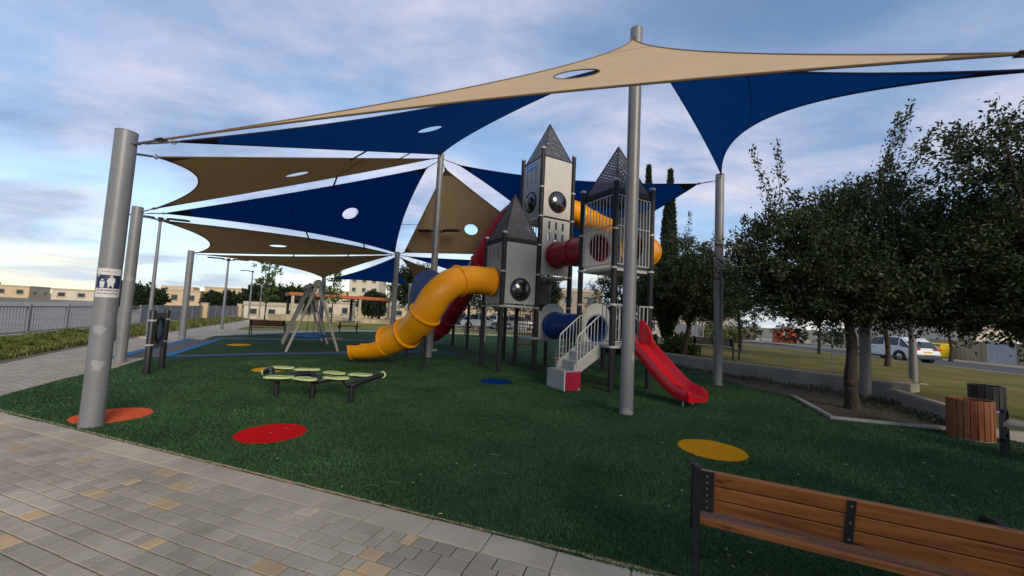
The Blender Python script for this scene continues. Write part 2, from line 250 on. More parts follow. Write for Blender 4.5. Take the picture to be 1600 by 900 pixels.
    def plate(s, O, ex, ey, n, outline, hole, t):         # convex outline (2d) with a round hole, thickness t along n
        O, ex, ey, n = V(O), V(ex), V(ey), V(n); cx, cy, r = hole
        ang = sorted(set([round(2*PI*k/40 - PI, 5) for k in range(40)] + [round(math.atan2(y-cy, x-cx), 5) for x, y in outline]))
        def far(a):
            dx, dy = math.cos(a), math.sin(a); best = 1e9
            for (x1, y1), (x2, y2) in zip(outline, outline[1:] + outline[:1]):
                ex_, ey_ = x2-x1, y2-y1; den = dx*ey_ - dy*ex_
                if abs(den) < 1e-9: continue
                tt = ((x1-cx)*ey_ - (y1-cy)*ex_)/den; uu = ((x1-cx)*dy - (y1-cy)*dx)/den
                if tt > 0 and -1e-4 <= uu <= 1.0001: best = min(best, tt)
            return cx + dx*best, cy + dy*best
        A = [(cx + r*math.cos(a), cy + r*math.sin(a)) for a in ang]; B = [far(a) for a in ang]; m = len(ang); k = len(s.v)
        for ring_, off in ((A, 0), (B, 0), (B, t), (A, t)): s.v += [O + ex*x + ey*y + n*off for x, y in ring_]
        for L in range(4):
            for j in range(m): s.f.append((k+L*m+j, k+L*m+(j+1) % m, k+((L+1) % 4)*m+(j+1) % m, k+((L+1) % 4)*m+j))
        return s
    def slotplate(s, O, ex, ey, n, w, h, slots, t):       # rectangle with rectangular slots cut through
        O, ex, ey, n = V(O), V(ex), V(ey), V(n)
        xs = sorted({0, w} | {a for q in slots for a in (q[0], q[1])}); ys = sorted({0, h} | {a for q in slots for a in (q[2], q[3])})
        ins = lambda x, y: any(q[0] < x < q[1] and q[2] < y < q[3] for q in slots)
        solid = {(i, j): not ins((xs[i]+xs[i+1])/2, (ys[j]+ys[j+1])/2) for i in range(len(xs)-1) for j in range(len(ys)-1)}
        P = lambda x, y, z: O + ex*x + ey*y + n*z
        for (i, j), ok in solid.items():
            if not ok: continue
            x0, x1, y0, y1 = xs[i], xs[i+1], ys[j], ys[j+1]
            s.add([P(x0,y0,t), P(x1,y0,t), P(x1,y1,t), P(x0,y1,t)], [(0,1,2,3)]); s.add([P(x0,y0,0), P(x1,y0,0), P(x1,y1,0), P(x0,y1,0)], [(3,2,1,0)])
            for di, dj, a, b in ((-1,0,(x0,y0),(x0,y1)), (1,0,(x1,y1),(x1,y0)), (0,-1,(x1,y0),(x0,y0)), (0,1,(x0,y1),(x1,y1))):
                if not solid.get((i+di, j+dj), False): s.add([P(*a,0), P(*b,0), P(*b,t), P(*a,t)], [(0,1,2,3)])
        return s
    def build(s, name, mat, parent=None, local=False, smooth=0.6, bevel=0, solid=0, at=None):
        vs = s.v
        if parent is not None and not local: o = wloc(parent); vs = [p - o for p in vs]
        loc = V((0,0,0))
        if parent is None:
            a = np.array([tuple(p) for p in vs]); loc = V(at) if at else V(((a[:,0].min()+a[:,0].max())/2, (a[:,1].min()+a[:,1].max())/2, a[:,2].min())); vs = [p - loc for p in vs]
        me = bpy.data.meshes.new(name); me.from_pydata([tuple(p) for p in vs], [], s.f); me.materials.append(mat if not isinstance(mat, str) else M[mat])
        if s.uv:
            u = me.uv_layers.new(name='UVMap')
            for i, p in enumerate(s.uv): u.data[i].uv = p
        if smooth is not None:
            me.shade_smooth(); me.set_sharp_from_angle(angle=smooth)
        else: me.shade_flat()
        o = bpy.data.objects.new(name, me); COL.objects.link(o); o.location = loc
        if parent is not None: o.parent = parent
        if bevel: b = o.modifiers.new('bevel', 'BEVEL'); b.width = bevel; b.segments = 2; b.limit_method = 'ANGLE'; b.angle_limit = 0.7
        if solid: b = o.modifiers.new('solid', 'SOLIDIFY'); b.thickness = solid; b.offset = 0
        return o
def npmesh(name, verts, faces, mat, parent=None, smooth=False):
    verts = np.asarray(verts, np.float32); faces = np.asarray(faces, np.int32); k = faces.shape[1]
    if parent is not None: verts = verts - np.array(wloc(parent), np.float32)
    me = bpy.data.meshes.new(name); me.vertices.add(len(verts)); me.vertices.foreach_set('co', verts.ravel())
    me.loops.add(faces.size); me.loops.foreach_set('vertex_index', faces.ravel()); me.polygons.add(len(faces))
    me.polygons.foreach_set('loop_start', np.arange(0, faces.size, k, dtype=np.int32)); me.update(calc_edges=True); me.validate()
    if smooth: me.shade_smooth()
    else: me.shade_flat()
    me.materials.append(M[mat] if isinstance(mat, str) else mat); o = bpy.data.objects.new(name, me); COL.objects.link(o)
    if parent is not None: o.parent = parent
    return o
def catmull(pts, n):
    P = [V(p) for p in pts]; P = [P[0]*2 - P[1]] + P + [P[-1]*2 - P[-2]]; out_ = []
    for i in range(1, len(P)-2):
        a, b, c, d = P[i-1:i+3]
        for k in range(n):
            t = k/n; out_.append(0.5*((2*b) + (c-a)*t + (2*a-5*b+4*c-d)*t*t + (3*b-a-3*c+d)*t**3))
    return out_ + [P[-2]]
def copy_tree(o, parent=None):
    c = o.copy(); COL.objects.link(c)
    if parent is not None: c.parent = parent
    for ch in list(o.children): copy_tree(ch, c)
    return c
def sheet(name, pts, z, mat, kind='structure'):
    m = MB(); m.add([(x, y, z) if not callable(z) else (x, y, z(x, y)) for x, y in pts], [tuple(range(len(pts)))]); o = m.build(name, mat, smooth=None, at=(pts[0][0], pts[0][1], 0))
    return tag(o, kind=kind)
def inpoly(X, Y, poly):
    r = np.zeros(len(X), bool); n = len(poly)
    for i in range(n):
        x1, y1 = poly[i]; x2, y2 = poly[(i+1) % n]
        c = ((y1 > Y) != (y2 > Y)) & (X < (x2-x1)*(Y-y1)/(y2-y1+1e-12)+x1); r ^= c
    return r
exec_parts = []

# ================================================================== the setting
sheet('ground', [(-1500,-400),(1500,-400),(1500,2500),(-1500,2500)], -0.42, 'ground')
TURF = [(-7.45,5.49),(-1.59,3.51),(0.94,2.57),(7.5,0.28),(9.6,3.6),(7.9,6.5),(8.4,8.2),(8.9,9.3),(8.55,10.6),(7.0,13.1),(5.2,16.6),(4.6,24),(3.5,29.5),(-2.8,29.2),(-8.1,28.6),(-10.9,25.6),(-12.7,21),(-13.5,17.9),(-11.25,13.62),(-8.76,8.78),(-8.34,7.42)]
sheet('turf', TURF, 0.004, 'turf')
sheet('path', [(-7.45,5.49),(-8.34,7.42),(-8.76,8.78),(-11.25,13.62),(-13.5,17.9),(-12.7,21),(-10.9,25.6),(-8.1,28.6),(-2.8,29.2),(3.5,29.5),(3.6,31.5),(-2.8,31.2),(-8.6,30.6),(-12.2,27),(-14.6,22.6),(-16.0,22.8),(-22.5,36),(-24.4,36.5),(-18.1,22.7),(-14.6,15),(-12.5,11),(-11.1,8.6),(-10.2,6.3),(-9.9,4.9)], 0.0, M['pathm'])
sheet('planting_strip', [(-10.2,6.3),(-11.1,8.6),(-12.5,11),(-14.6,15),(-18.1,22.7),(-24.4,36.5),(-30.9,44.3),(-25.0,31.6),(-18.0,16.2),(-15.2,10.6),(-13.4,6.6)], 0.008, 'earth')
sheet('back_lawn', [(-16.0,22.8),(-14.6,22.6),(-12.2,27),(-8.6,30.6),(-2.8,31.2),(3.6,31.5),(4,37),(-6,40),(-20,44),(-24.4,36.5),(-22.5,36)], -0.004, 'lawn2')
sheet('plaza', [(4,37),(-6,40),(-20,44),(-30,60),(-10,75),(40,75),(36,48),(14,37)], -0.008, 'cap')
sheet('street', [(-40,5),(-17,4),(-15.9,10.6),(-18.6,16.0),(-25.8,31.6),(-32,44.3),(-60,110),(-120,110)], -0.4, pm('worn_street', (0.20,0.185,0.16), 0.95, 0.2, 0.3, col2=(0.30,0.275,0.235), detail=8))
# sloping lawn between the low wall and the road
lw = [(14,0.2,0.03),(13,4.65,0.03),(8.12,6.83,0.05),(8.6,8.0,0.27),(9.05,9.1,0.27),(9.45,9.3,0.40),(8.85,10.5,0.40),(7.25,13.1,0.40),(5.45,16.7,0.40),(4.9,24,0.25),(3.8,30,0.1),(4,37,0.0)]
rd = [(24,-6),(24,8),(24,13),(24,17),(24,20),(24,22.5),(24,25),(23.9,28),(23.6,31),(22.6,35),(20.5,39),(17,42.5)]
m = MB(); nsub = 10
for k in range(len(lw)):
    a = V(lw[k]); b = V((*rd[k], -0.02))
    m.v += [a.lerp(b, t/nsub) + V((0,0,0.05*math.sin(PI*t/nsub))) for t in range(nsub+1)]
for k in range(len(lw)-1):
    for t in range(nsub): i = k*(nsub+1)+t; m.f.append((i, i+1, i+nsub+2, i+nsub+1))
tag(m.build('lawn', 'lawn'), kind='structure')
m = MB(); rr = rd + [(10,46),(0,49)]; fa = [(31.2,-6),(31.2,8),(31.2,13),(31.2,17),(31.2,20),(31.2,22.5),(31.2,25),(31.1,29),(30.6,34),(29,39),(26,44),(21.5,48),(12,53),(0,56)]
for a, b in zip(rr, fa): m.v += [V((*a, -0.12)), V((*b, -0.12))]
for k in range(len(rr)-1): m.f.append((2*k, 2*k+1, 2*k+3, 2*k+2))
road = tag(m.build('road', 'asphalt', smooth=None), kind='structure')
rk = MB().loft([(x, y, -0.06) for x, y in rr], [(-0.0,-0.06),(0.16,-0.06),(0.16,0.05),(0.0,0.05)], True, True); tag(rk.build('road_kerb', 'cap', smooth=0.4), kind='structure')
m = MB(); fb = [(x+1.9, y) if y < 32 else (x+1.3, y+1.4) for x, y in fa]
for a, b in zip(fa, fb): m.v += [V((*a, -0.02)), V((*b, -0.02))]
for k in range(len(fa)-1): m.f.append((2*k, 2*k+1, 2*k+3, 2*k+2))
tag(m.build('pavement', 'kerb', smooth=None), kind='structure')
sheet('side_path', [(9.6,3.6),(7.9,6.5),(8.2,6.85),(13,4.65),(14,0.2),(7.5,0.28)], 0.008, 'kerb')
tag(MB().loft([(8.12,6.83,0.02),(13,4.62,0.02),(14,0.2,0.02)], [(-.05,-.08),(.05,-.08),(.05,.05),(-.05,.05)], True, True).build('path_kerb', 'conc', smooth=.4), kind='structure')

# paving with individual setts and a kerb
E1 = V((0.944, -0.329, 0)); E2 = V((-0.329, -0.944, 0)); K0 = V((-1.59, 3.51, 0)); ROT1 = math.atan2(E1.y, E1.x)
bed = MB(); bed.add([K0 + E1*-8.3 + E2*0.0, K0 + E1*6 + E2*0.0, K0 + E1*6 + E2*5, K0 + E1*-8.3 + E2*5], [(3,2,1,0)]); bed.v = [p + V((0,0,-0.012)) for p in bed.v]
paving = tag(bed.build('paving', 'joint', smooth=None), kind='structure')
kerbo = MB(); kerbo.prism([K0 + E1*-6.3 + E2*0.0 + V((0,0,-.1)), K0 + E1*5.2 + V((0,0,-.1)), K0 + E1*5.2 + E2*0.264 + V((0,0,-.1)), K0 + E1*-6.3 + E2*0.264 + V((0,0,-.1))], (0,0,0.091))
kerb = tag(kerbo.build('kerb', 'sand', smooth=None), kind='structure')
def sett(w, d, h=0.05, ch=0.004):
    m = MB(); a, b = w/2, d/2
    for z, i in ((-h, 0), (-ch, 0), (0, ch)): m.v += [V((-a+i,-b+i,z)), V((a-i,-b+i,z)), V((a-i,b-i,z)), V((-a+i,b-i,z))]
    for L in range(2):
        for j in range(4): m.f.append((L*4+j, L*4+(j+1) % 4, L*4+4+(j+1) % 4, L*4+4+j))
    m.f.append((8,9,10,11)); return m
def meshof(mb, name, mat):
    me = bpy.data.meshes.new(name); me.from_pydata([tuple(p) for p in mb.v], [], mb.f); me.materials.append(M[mat]); return me
ks = meshof(sett(0.478, 0.235, 0.08, 0.006), 'kerb_stone', 'kerb')
for k in range(23):
    o = bpy.data.objects.new('kerb_stone', ks); COL.objects.link(o); o.parent = kerb
    o.location = K0 + E1*(-5.9 + k*0.486) + E2*(0.143) + V((0,0,0.004+random.uniform(-.002,.002))) - kerb.location; o.rotation_euler = (random.uniform(-.004,.004), random.uniform(-.003,.003), ROT1 + random.uniform(-.006,.006))
sln = MB(); rgs = random.Random(8); ns = 260
for q in range(ns+1):
    a = K0 + E1*(-6.2+11.2*q/ns) + V((0,0,.0095)); sln.v += [a + E2*rgs.uniform(-.012,-.002), a + E2*rgs.uniform(.016,.034)]
sln.f = [(2*q, 2*q+2, 2*q+3, 2*q+1) for q in range(ns)]; sln.build('sand_line', 'sand', kerb, smooth=None)
cand = []
rng = random.Random(3)
for k in range(40):
    d = 0.268 + k*0.118; s = -8.2 + rng.uniform(0, 0.1)
    while s < 5.6:
        L = rng.choice((0.10, 0.15, 0.15, 0.20)); c = K0 + E1*(s+L/2) + E2*(d+0.059); s += L
        if c.y < 0.5: continue
        tanp = rng.random() < 0.075
        cand.append((c, L, tanp, rng.uniform(-.0015,.0015), rng.uniform(-.007,.007), rng.uniform(-.006,.006)))
def inview(p): d = p - EYE; z = d.dot(fwd); return z > 0.4 and abs(d.dot(rgt)/z) < 1.36 and -d.dot(upv)/z < 0.78
vis = sorted([c for c in cand if inview(c[0])], key=lambda c: (c[0]-EYE).length)
near_ids = {id(c) for c in vis[:300]}
PM = {(L, t): meshof(sett(L-0.009, 0.109), 'paver', 'pavet' if t else 'paver') for L in (0.10, 0.15, 0.20) for t in (True, False)}
rest = {True: MB(), False: MB()}
for c in cand:
    p, L, t, dz, rx, ry = c
    R3 = Matrix.Rotation(ROT1, 3, 'Z') @ Matrix.Rotation(rx, 3, 'X') @ Matrix.Rotation(ry, 3, 'Y'); q = p + V((0,0,0.004+dz))
    if id(c) in near_ids:
        o = bpy.data.objects.new('paver', PM[(L, t)]); COL.objects.link(o); o.parent = paving; o.location = q - paving.location; o.rotation_euler = R3.to_euler()
    else:
        b = sett(L-0.009, 0.109); rest[t].add([R3 @ v + q for v in b.v], b.f)
tag(rest[False].build('grey_pavers', 'paver', paving, smooth=None), kind='stuff'); tag(rest[True].build('sand_pavers', 'pavet', paving, smooth=None), kind='stuff')

# coloured turf discs and painted tracks
DISCS = [((-2.88,4.90),0.385,'dred_d','red turf disc in the open grass between the left pole and the bench','disc'),
 ((2.66,5.09),0.40,'dyel','yellow turf disc just beyond the foreground wooden bench','disc'), ((-0.27,9.37),0.375,'dblue','blue turf disc in front of the castle posts','disc'),
 ((-5.25,5.30),0.40,'dora','orange turf disc at the foot of the nearest left pole','disc'), ((-10.1,14.64),0.37,'dyel','far yellow turf disc left of the swing','disc'),
 ((-5.75,9.5),0.38,'dyel','yellow turf disc half hidden behind the leaf stepping beam','disc'), ((-8.81,19.67),0.38,'dora','small orange turf disc behind the swing','disc'), ((-5.1,15.2),0.36,'dred_d','small red turf disc behind the end of the yellow slide','disc'), ((2.1,15.3),0.38,'dora','orange turf disc under the castle behind the blue tube','disc')]
for c, r, mt, lab, cat in DISCS:
    m = MB(); n = 72; m.add([(c[0] + r*(1+0.012*math.sin(7*a)+0.006*math.sin(19*a))*math.cos(a), c[1] + r*(1+0.012*math.sin(7*a)+0.006*math.sin(19*a))*math.sin(a), 0.012) for a in [2*PI*k/n for k in range(n)]], [tuple(range(n))]); m.v = m.v; 
    top = MB().prism([p - V((0,0,0.010)) for p in m.v], (0,0,0.012)); tag(top.build('turf_disc', mt, smooth=None), lab, cat, 'coloured turf discs')
def strip(name, pts, w, mat, z=0.009):
    m = MB().loft([(x, y, z) for x, y in pts], [(-w/2,0),(w/2,0)], False); m.f = [f[::-1] if m.v[f[0]].lerp(m.v[f[2]],.5) is None else f for f in m.f]; return tag(m.build(name, mat, smooth=None), kind='structure')
strip('track_band', [(-9.3,10.95),(-7.85,12.35),(-5.3,14.1),(-2.4,15.8)], 0.55, 'bandn'); strip('track_edge', [(-9.5,10.55),(-7.75,12.02),(-5.25,13.75),(-2.35,15.42)], 0.10, 'bandb', 0.013); strip('track_edge', [(-9.2,11.35),(-7.9,12.66),(-5.4,14.45)], 0.05, 'bandb', 0.013)
strip('track_band', [(-12.6,16.7),(-9.5,18.3),(-6.9,19.6),(-3.5,20.6)], 0.9, 'bandn')
sheet('rubber_ramp', [(-10.05,10.3),(-9.45,10.6),(-12.05,15.9),(-12.75,15.75)], 0.015, 'rubber')
strip('track_edge', [(-10.2,10.15),(-13.0,16.0)], 0.28, 'bandb', 0.019); strip('track_edge', [(-9.45,10.75),(-12.0,16.1)], 0.28, 'bandb', 0.019)
strip('track_edge', [(-4.0,15.0),(-1.9,15.45)], 0.16, 'bandb', 0.017); strip('track_edge', [(-4.4,16.6),(-1.9,15.45)], 0.2, 'bandb', 0.019)
# turf pile: short blades, thinning with distance
def blades(n, poly, r0_, r1_, mat, holes=(), disc=None, name='turf_pile', hmin=.012, hmax=.024):
    if disc: a = RNG.uniform(0, 2*PI, n); q = np.sqrt(RNG.uniform(0, 1, n))*disc[1]; X = disc[0][0]+q*np.cos(a); Y = disc[0][1]+q*np.sin(a)
    else:
        a = RNG.uniform(math.radians(20), math.radians(150), n); q = r0_*(r1_/r0_)**RNG.uniform(0, 1, n)**0.8; X = q*np.cos(a); Y = q*np.sin(a); k = inpoly(X, Y, poly)
        for c, r in holes: k &= (X-c[0])**2+(Y-c[1])**2 > r*r
        X, Y = X[k], Y[k]
    n = len(X); D = np.hypot(X, Y); h = RNG.uniform(hmin, hmax, n); w = 0.0022+0.00055*D; t = RNG.uniform(0, 2*PI, n); ln = RNG.uniform(0.2, 1.0, n)*h; la = RNG.uniform(0, 2*PI, n)
    z0 = np.full(n, 0.004); A = np.stack([X-w*np.cos(t), Y-w*np.sin(t), z0], 1); B = np.stack([X+w*np.cos(t), Y+w*np.sin(t), z0], 1); C_ = np.stack([X+ln*np.cos(la), Y+ln*np.sin(la), z0+h], 1)
    o = npmesh(name, np.stack([A, B, C_], 1).reshape(-1, 3), np.arange(3*n).reshape(-1, 3), mat); return o
hol = [(c, r) for c, r, *_ in DISCS]
tag(blades(620000, TURF, 1.9, 13.0, 'blade', hol), kind='stuff')
for (c, r, mt, *_), nb in zip(DISCS[:4], (9000, 9000, 5000, 9000)): tag(blades(nb, None, 0, 0, mt, disc=(c, r), name='disc_pile', hmin=.012, hmax=.02), kind='stuff')
# pale litter flecks scattered over the turf
fl = MB(); rg = random.Random(11)
for k in range(170):
    a = rg.uniform(math.radians(35), math.radians(140)); q = rg.uniform(3, 9.5); x, y = q*math.cos(a), q*math.sin(a)
    if not inpoly(np.array([x]), np.array([y]), TURF)[0]: continue
    l = rg.uniform(.008,.022); t = rg.uniform(0, 6.3); c_, s_ = math.cos(t), math.sin(t); w = l*rg.uniform(.3,.6); z = .026
    fl.add([(x-l*c_, y-l*s_, z), (x+w*s_, y-w*c_, z+.005), (x+l*c_, y+l*s_, z+.002), (x-w*s_, y+w*c_, z+.006)], [(0,1,2,3)])
tag(fl.build('leaf_litter', pm('dry_petal', (0.42,0.36,0.22), 0.8, 0.3, 3, island=0.3), smooth=None), kind='stuff')
st = MB()
for k in range(14):
    a = rg.uniform(math.radians(40), math.radians(135)); q = rg.uniform(3.4, 7); x, y = q*math.cos(a), q*math.sin(a); t = rg.uniform(-.6,.6); l = rg.uniform(.03,.1); b = rg.uniform(-.02,.03)
    if inpoly(np.array([x]), np.array([y]), TURF)[0]: st.tube([(x-l*math.cos(t), y-l*math.sin(t), .026), (x, y+b, .03), (x+l*math.cos(t), y+l*math.sin(t), .026)], .0011, 4)
tag(st.build('dry_straw', pm('straw', (0.30,0.25,0.13), 0.8, 0.2, 3)), kind='stuff')

# low retaining walls
def wall(name, pts, h, t, lab, z0=0.0, capm='cap', body='conc', caph=0.05, over=0.03):
    L = len(pts); root = empty(name, (*pts[0], z0), lab, 'wall')
    MB().loft([(x, y, z0) for x, y in pts], [(0,-0.05),(t,-0.05),(t,h-caph),(0,h-caph)], True, True).build('wall_face', body, root, smooth=0.4)
    for k in range(L-1):
        a, b = V((*pts[k], z0+h)), V((*pts[k+1], z0+h)); d = (b-a).normalized(); sdv = d.cross(V((0,0,1))); n = max(1, round((b-a).length/0.8))
        for i in range(n):
            p, q = a.lerp(b, i/n) + d*.004, a.lerp(b, (i+1)/n) - d*.004; MB().obox((p+q)/2 + sdv*t/2 - V((0,0,caph/2)), (q-p)/2, sdv*(t/2+over), V((0,0,caph/2+.001))).build('coping_stone', capm, root, bevel=.006)
    return root
wall('retaining_wall', [(9.27,9.3),(8.66,10.47),(7.1,12.95),(5.3,16.6)][::-1], 0.44, -0.22, 'long grey concrete retaining wall with pale coping below the dry lawn')
wall('retaining_wall', [(9.02,9.32),(7.95,6.72)], 0.31, -0.22, 'lower stub of concrete wall running up to the slatted wooden bin')
MB().rbox((9.42,9.28,0.27), (0.34,0.5,0.38), 2.05).build('wall_end_block', 'cap', None, bevel=.01); tag(bpy.data.objects['wall_end_block'], 'pale stone block closing the end of the retaining wall', 'block')
# mulched bed with its edging
sheet('planting_bed', [(6.66,9.1),(5.95,7.2),(7.55,6.8),(7.93,6.75),(8.98,9.25),(8.6,10.4),(7.0,12.95),(6.4,13.6),(6.0,13.2)], 0.014, 'mulch')
be = MB().loft([(6.72,9.22,0.02),(5.93,7.17,0.02),(7.62,6.74,0.02)], [(-.05,-.02),(.05,-.02),(.05,.035),(-.05,.035)], True, True).build('bed_edging', 'conc', None, smooth=.4); tag(be, 'thin concrete edging round the mulched tree bed', 'edging')
bl = MB(); rg2 = random.Random(5)
bedp = [(6.5,9.0),(6.05,7.3),(7.55,6.9),(8.9,9.2),(8.5,10.3),(7.0,12.8),(6.5,13)]
for k in range(1500):
    x, y = rg2.uniform(5.9,9), rg2.uniform(6.7,13)
    if not inpoly(np.array([x]), np.array([y]), bedp)[0]: continue
    if rg2.random() < .6:
        l = rg2.uniform(.015,.045); t = rg2.uniform(0,6.3); bl.add([(x-l*math.cos(t), y-l*math.sin(t), .02), (x+.4*l*math.sin(t), y-.4*l*math.cos(t), .035), (x+l*math.cos(t), y+l*math.sin(t), .022), (x-.4*l*math.sin(t), y+.4*l*math.cos(t), .04)], [(0,1,2,3)])
tag(bl.build('fallen_leaves', pm('fallen_leaf', (0.10,0.07,0.035), 0.9, 0.5, 2, island=0.5), smooth=None), kind='stuff')

# ================================================================== vegetation
def leaves(centres, dirs, L, W, jitter=0.9, seed=1):
    g = np.random.default_rng(seed); n = len(centres)
    d = dirs + g.normal(0, jitter, (n,3)); d /= np.linalg.norm(d, axis=1, keepdims=True)+1e-9
    r = g.normal(0, 1, (n,3)); s = np.cross(d, r); s /= np.linalg.norm(s, axis=1, keepdims=True)+1e-9; nn = np.cross(s, d)
    l = (L*g.uniform(.65,1.25,n))[:,None]; w = (W*g.uniform(.7,1.2,n))[:,None]
    v = np.stack([centres, centres+d*l*.5+s*w*.5+nn*w*.15, centres+d*l, centres+d*l*.5-s*w*.5+nn*w*.15], 1).reshape(-1,3)
    return v, np.arange(4*n).reshape(-1,4)
def crown_points(lobes, nsprig, per, slen, seed, up=.25, inner=.5):
    g = np.random.default_rng(seed); wts = np.array([r[0]*r[1]+r[1]*r[2]+r[0]*r[2] for _, r in lobes]); wts = wts/wts.sum()
    idx = g.choice(len(lobes), nsprig, p=wts); C = np.array([c for c, _ in lobes])[idx]; R = np.array([r for _, r in lobes])[idx]
    u = g.normal(0,1,(nsprig,3)); u /= np.linalg.norm(u, axis=1, keepdims=True); q = g.uniform(inner,1,nsprig)[:,None]**.7
    base = C + u*R*q; d = u*R; d /= np.linalg.norm(d, axis=1, keepdims=True); d = d + g.normal(0,.45,(nsprig,3)) + np.array([0,0,up]); d /= np.linalg.norm(d, axis=1, keepdims=True)
    ln = (slen*g.uniform(.5,1.4,nsprig))[:,None]; t = g.uniform(0,1,(nsprig,per,1)); P = base[:,None,:] + d[:,None,:]*ln[:,None,:]*t + g.normal(0,.03+.06*slen,(nsprig,per,3))
    return P.reshape(-1,3), np.repeat(d, per, axis=0), base, d, ln
def tree(name, label, cat, base, trunk_pts, tr, lobes, nsprig, per, slen, L, W, mat, seed, group=None, shoots=(), limbs=6, up=.25, inner=.5, twig=0):
    root = empty(name, base, label, cat, group); B = V(base); g = random.Random(seed)
    tp = catmull([B + V(p) for p in trunk_pts], 5)
    MB().tube(tp, lambda t: tr*(1.25-.25*min(1,t*6))*(1-.5*t)*(1+.06*math.sin(t*23+seed)), 12).build('trunk', 'bark', root)
    for k in range(limbs):
        c, r = lobes[k % len(lobes)]; a = tp[int(len(tp)*g.uniform(.62,.98))]; e = B + V(c) + V((g.uniform(-.6,.6)*r[0], g.uniform(-.6,.6)*r[1], g.uniform(-.2,.6)*r[2])); md = a.lerp(e,.5) + V((g.uniform(-.2,.2), g.uniform(-.2,.2), g.uniform(-.1,.25)))
        MB().tube(catmull([a, md, e], 5), lambda t: tr*.5*(1-.8*t), 7).build('limb', 'bark', root)
    lb = [((B + V(c))[:], r) for c, r in lobes]; P, D, bs, dd, ln = crown_points(lb, nsprig, per, slen, seed, up, inner)
    for s0, s1, cnt in shoots:      # bare young shoots standing out of the crown
        gg = np.random.default_rng(seed+abs(int(100*s1[0]))); a, b = np.array(B+V(s0)), np.array(B+V(s1)); t = gg.uniform(.1,1,cnt)[:,None]; P = np.vstack([P, a+(b-a)*t+gg.normal(0,.09,(cnt,3))*(1.3-t)]); D = np.vstack([D, np.repeat(((b-a)/np.linalg.norm(b-a))[None], cnt, 0)])
        MB().tube([a, (a+b)/2+gg.normal(0,.04,3), b], lambda t: .012*(1.1-t), 5).build('twig', 'bark', root)
    v, f = leaves(P, D, L, W, .8, seed); npmesh('crown', v, f, mat, root)
    if twig:
        tb = MB()
        for k in range(0, len(bs), max(1, len(bs)//twig)): a = V(bs[k]); tb.tube([a - V(dd[k])*.25, a, a + V(dd[k])*float(ln[k][0])], lambda t: .008*(1.15-t), 4, False)
        tag(tb.build('twigs', 'bark', root), kind='stuff')
    return root
# two oaks on the right
tree('oak_tree', 'broad dark oak with thick trunk rising from the mulched bed', 'tree', (7.16,8.13,0), [(0,0,-.05),(-.03,.02,.6),(.04,.05,1.3),(0,.1,2.0),(.15,.15,2.9)], .125,
     [((.2,.2,2.75),(1.7,1.5,.85)), ((-1.1,.1,2.9),(1.35,1.2,.9)), ((1.3,.2,2.9),(1.5,1.4,1.0)), ((.5,.3,3.5),(1.2,1.2,.9)), ((-.9,.3,3.4),(.9,.9,.75)), ((1.0,.5,4.15),(.75,.75,.85)), ((.0,.3,3.9),(.8,.8,.6)), ((2.2,.5,3.1),(1.2,1.2,.9)), ((.1,.3,2.35),(1.5,1.3,.5))],
     2100, 38, .5, .09, .043, 'leaf', 21, 'oaks beside the playground', shoots=[((-1.3,.1,3.5),(-2.2,-.1,5.4),210), ((-1.2,.1,3.4),(-1.75,-.2,5.5),200), ((-.5,.2,3.7),(-.45,0,4.3),90), ((.55,.2,4.1),(.8,-.3,6.2),330), ((.7,.2,4.1),(1.2,-.2,6.6),340), ((1.0,.2,4.2),(1.55,-.2,5.9),260), ((-1.9,.0,3.1),(-2.3,0,3.9),110), ((-1.0,.2,3.9),(-1.05,.1,4.6),130), ((-.2,.2,4.0),(-.05,.1,4.7),140), ((.15,.2,4.1),(.3,.0,4.85),150), ((.9,.3,4.5),(.95,.1,5.5),190), ((1.3,.3,4.3),(1.75,.1,5.0),170), ((1.7,.3,4.0),(2.1,.2,4.6),150), ((.5,.2,4.3),(.45,.1,5.0),150), ((-1.6,.1,3.5),(-1.75,.0,4.2),130)], limbs=10, twig=350)
tree('oak_tree', 'oak reaching in from the right edge behind the second bench', 'tree', (10.3,7.3,0), [(0,0,-.05),(.03,.02,.8),(-.05,.05,1.6),(-.1,.1,2.6)], .13,
     [((-.6,.1,2.9),(1.7,1.5,1.2)), ((.4,0,3.3),(1.6,1.5,1.3)), ((-1.3,-.3,3.0),(1.1,1.1,.9)), ((-.4,.1,3.9),(1.3,1.2,.8)), ((-1.0,-.6,2.2),(1.0,.9,.7)), ((0,-.4,2.2),(1.2,1.0,.6)), ((-2.1,-.95,4.75),(.95,.6,.4)), ((-1.2,-.6,4.9),(.9,.8,.45))],
     1900, 38, .5, .09, .043, 'leaf', 33, 'oaks beside the playground', shoots=[((-1.3,-.3,3.7),(-2.2,-.8,4.0),160), ((-1.0,-.3,4.3),(-1.7,-.5,4.9),160), ((-.4,-.3,4.5),(-1.1,-.8,5.4),260), ((-.2,-.3,4.5),(-1.9,-1.1,5.3),320), ((0,-.3,4.6),(-.8,-1.2,5.7),260), ((-.5,-.3,4.4),(-2.2,-.8,4.75),260)], limbs=8, twig=200)
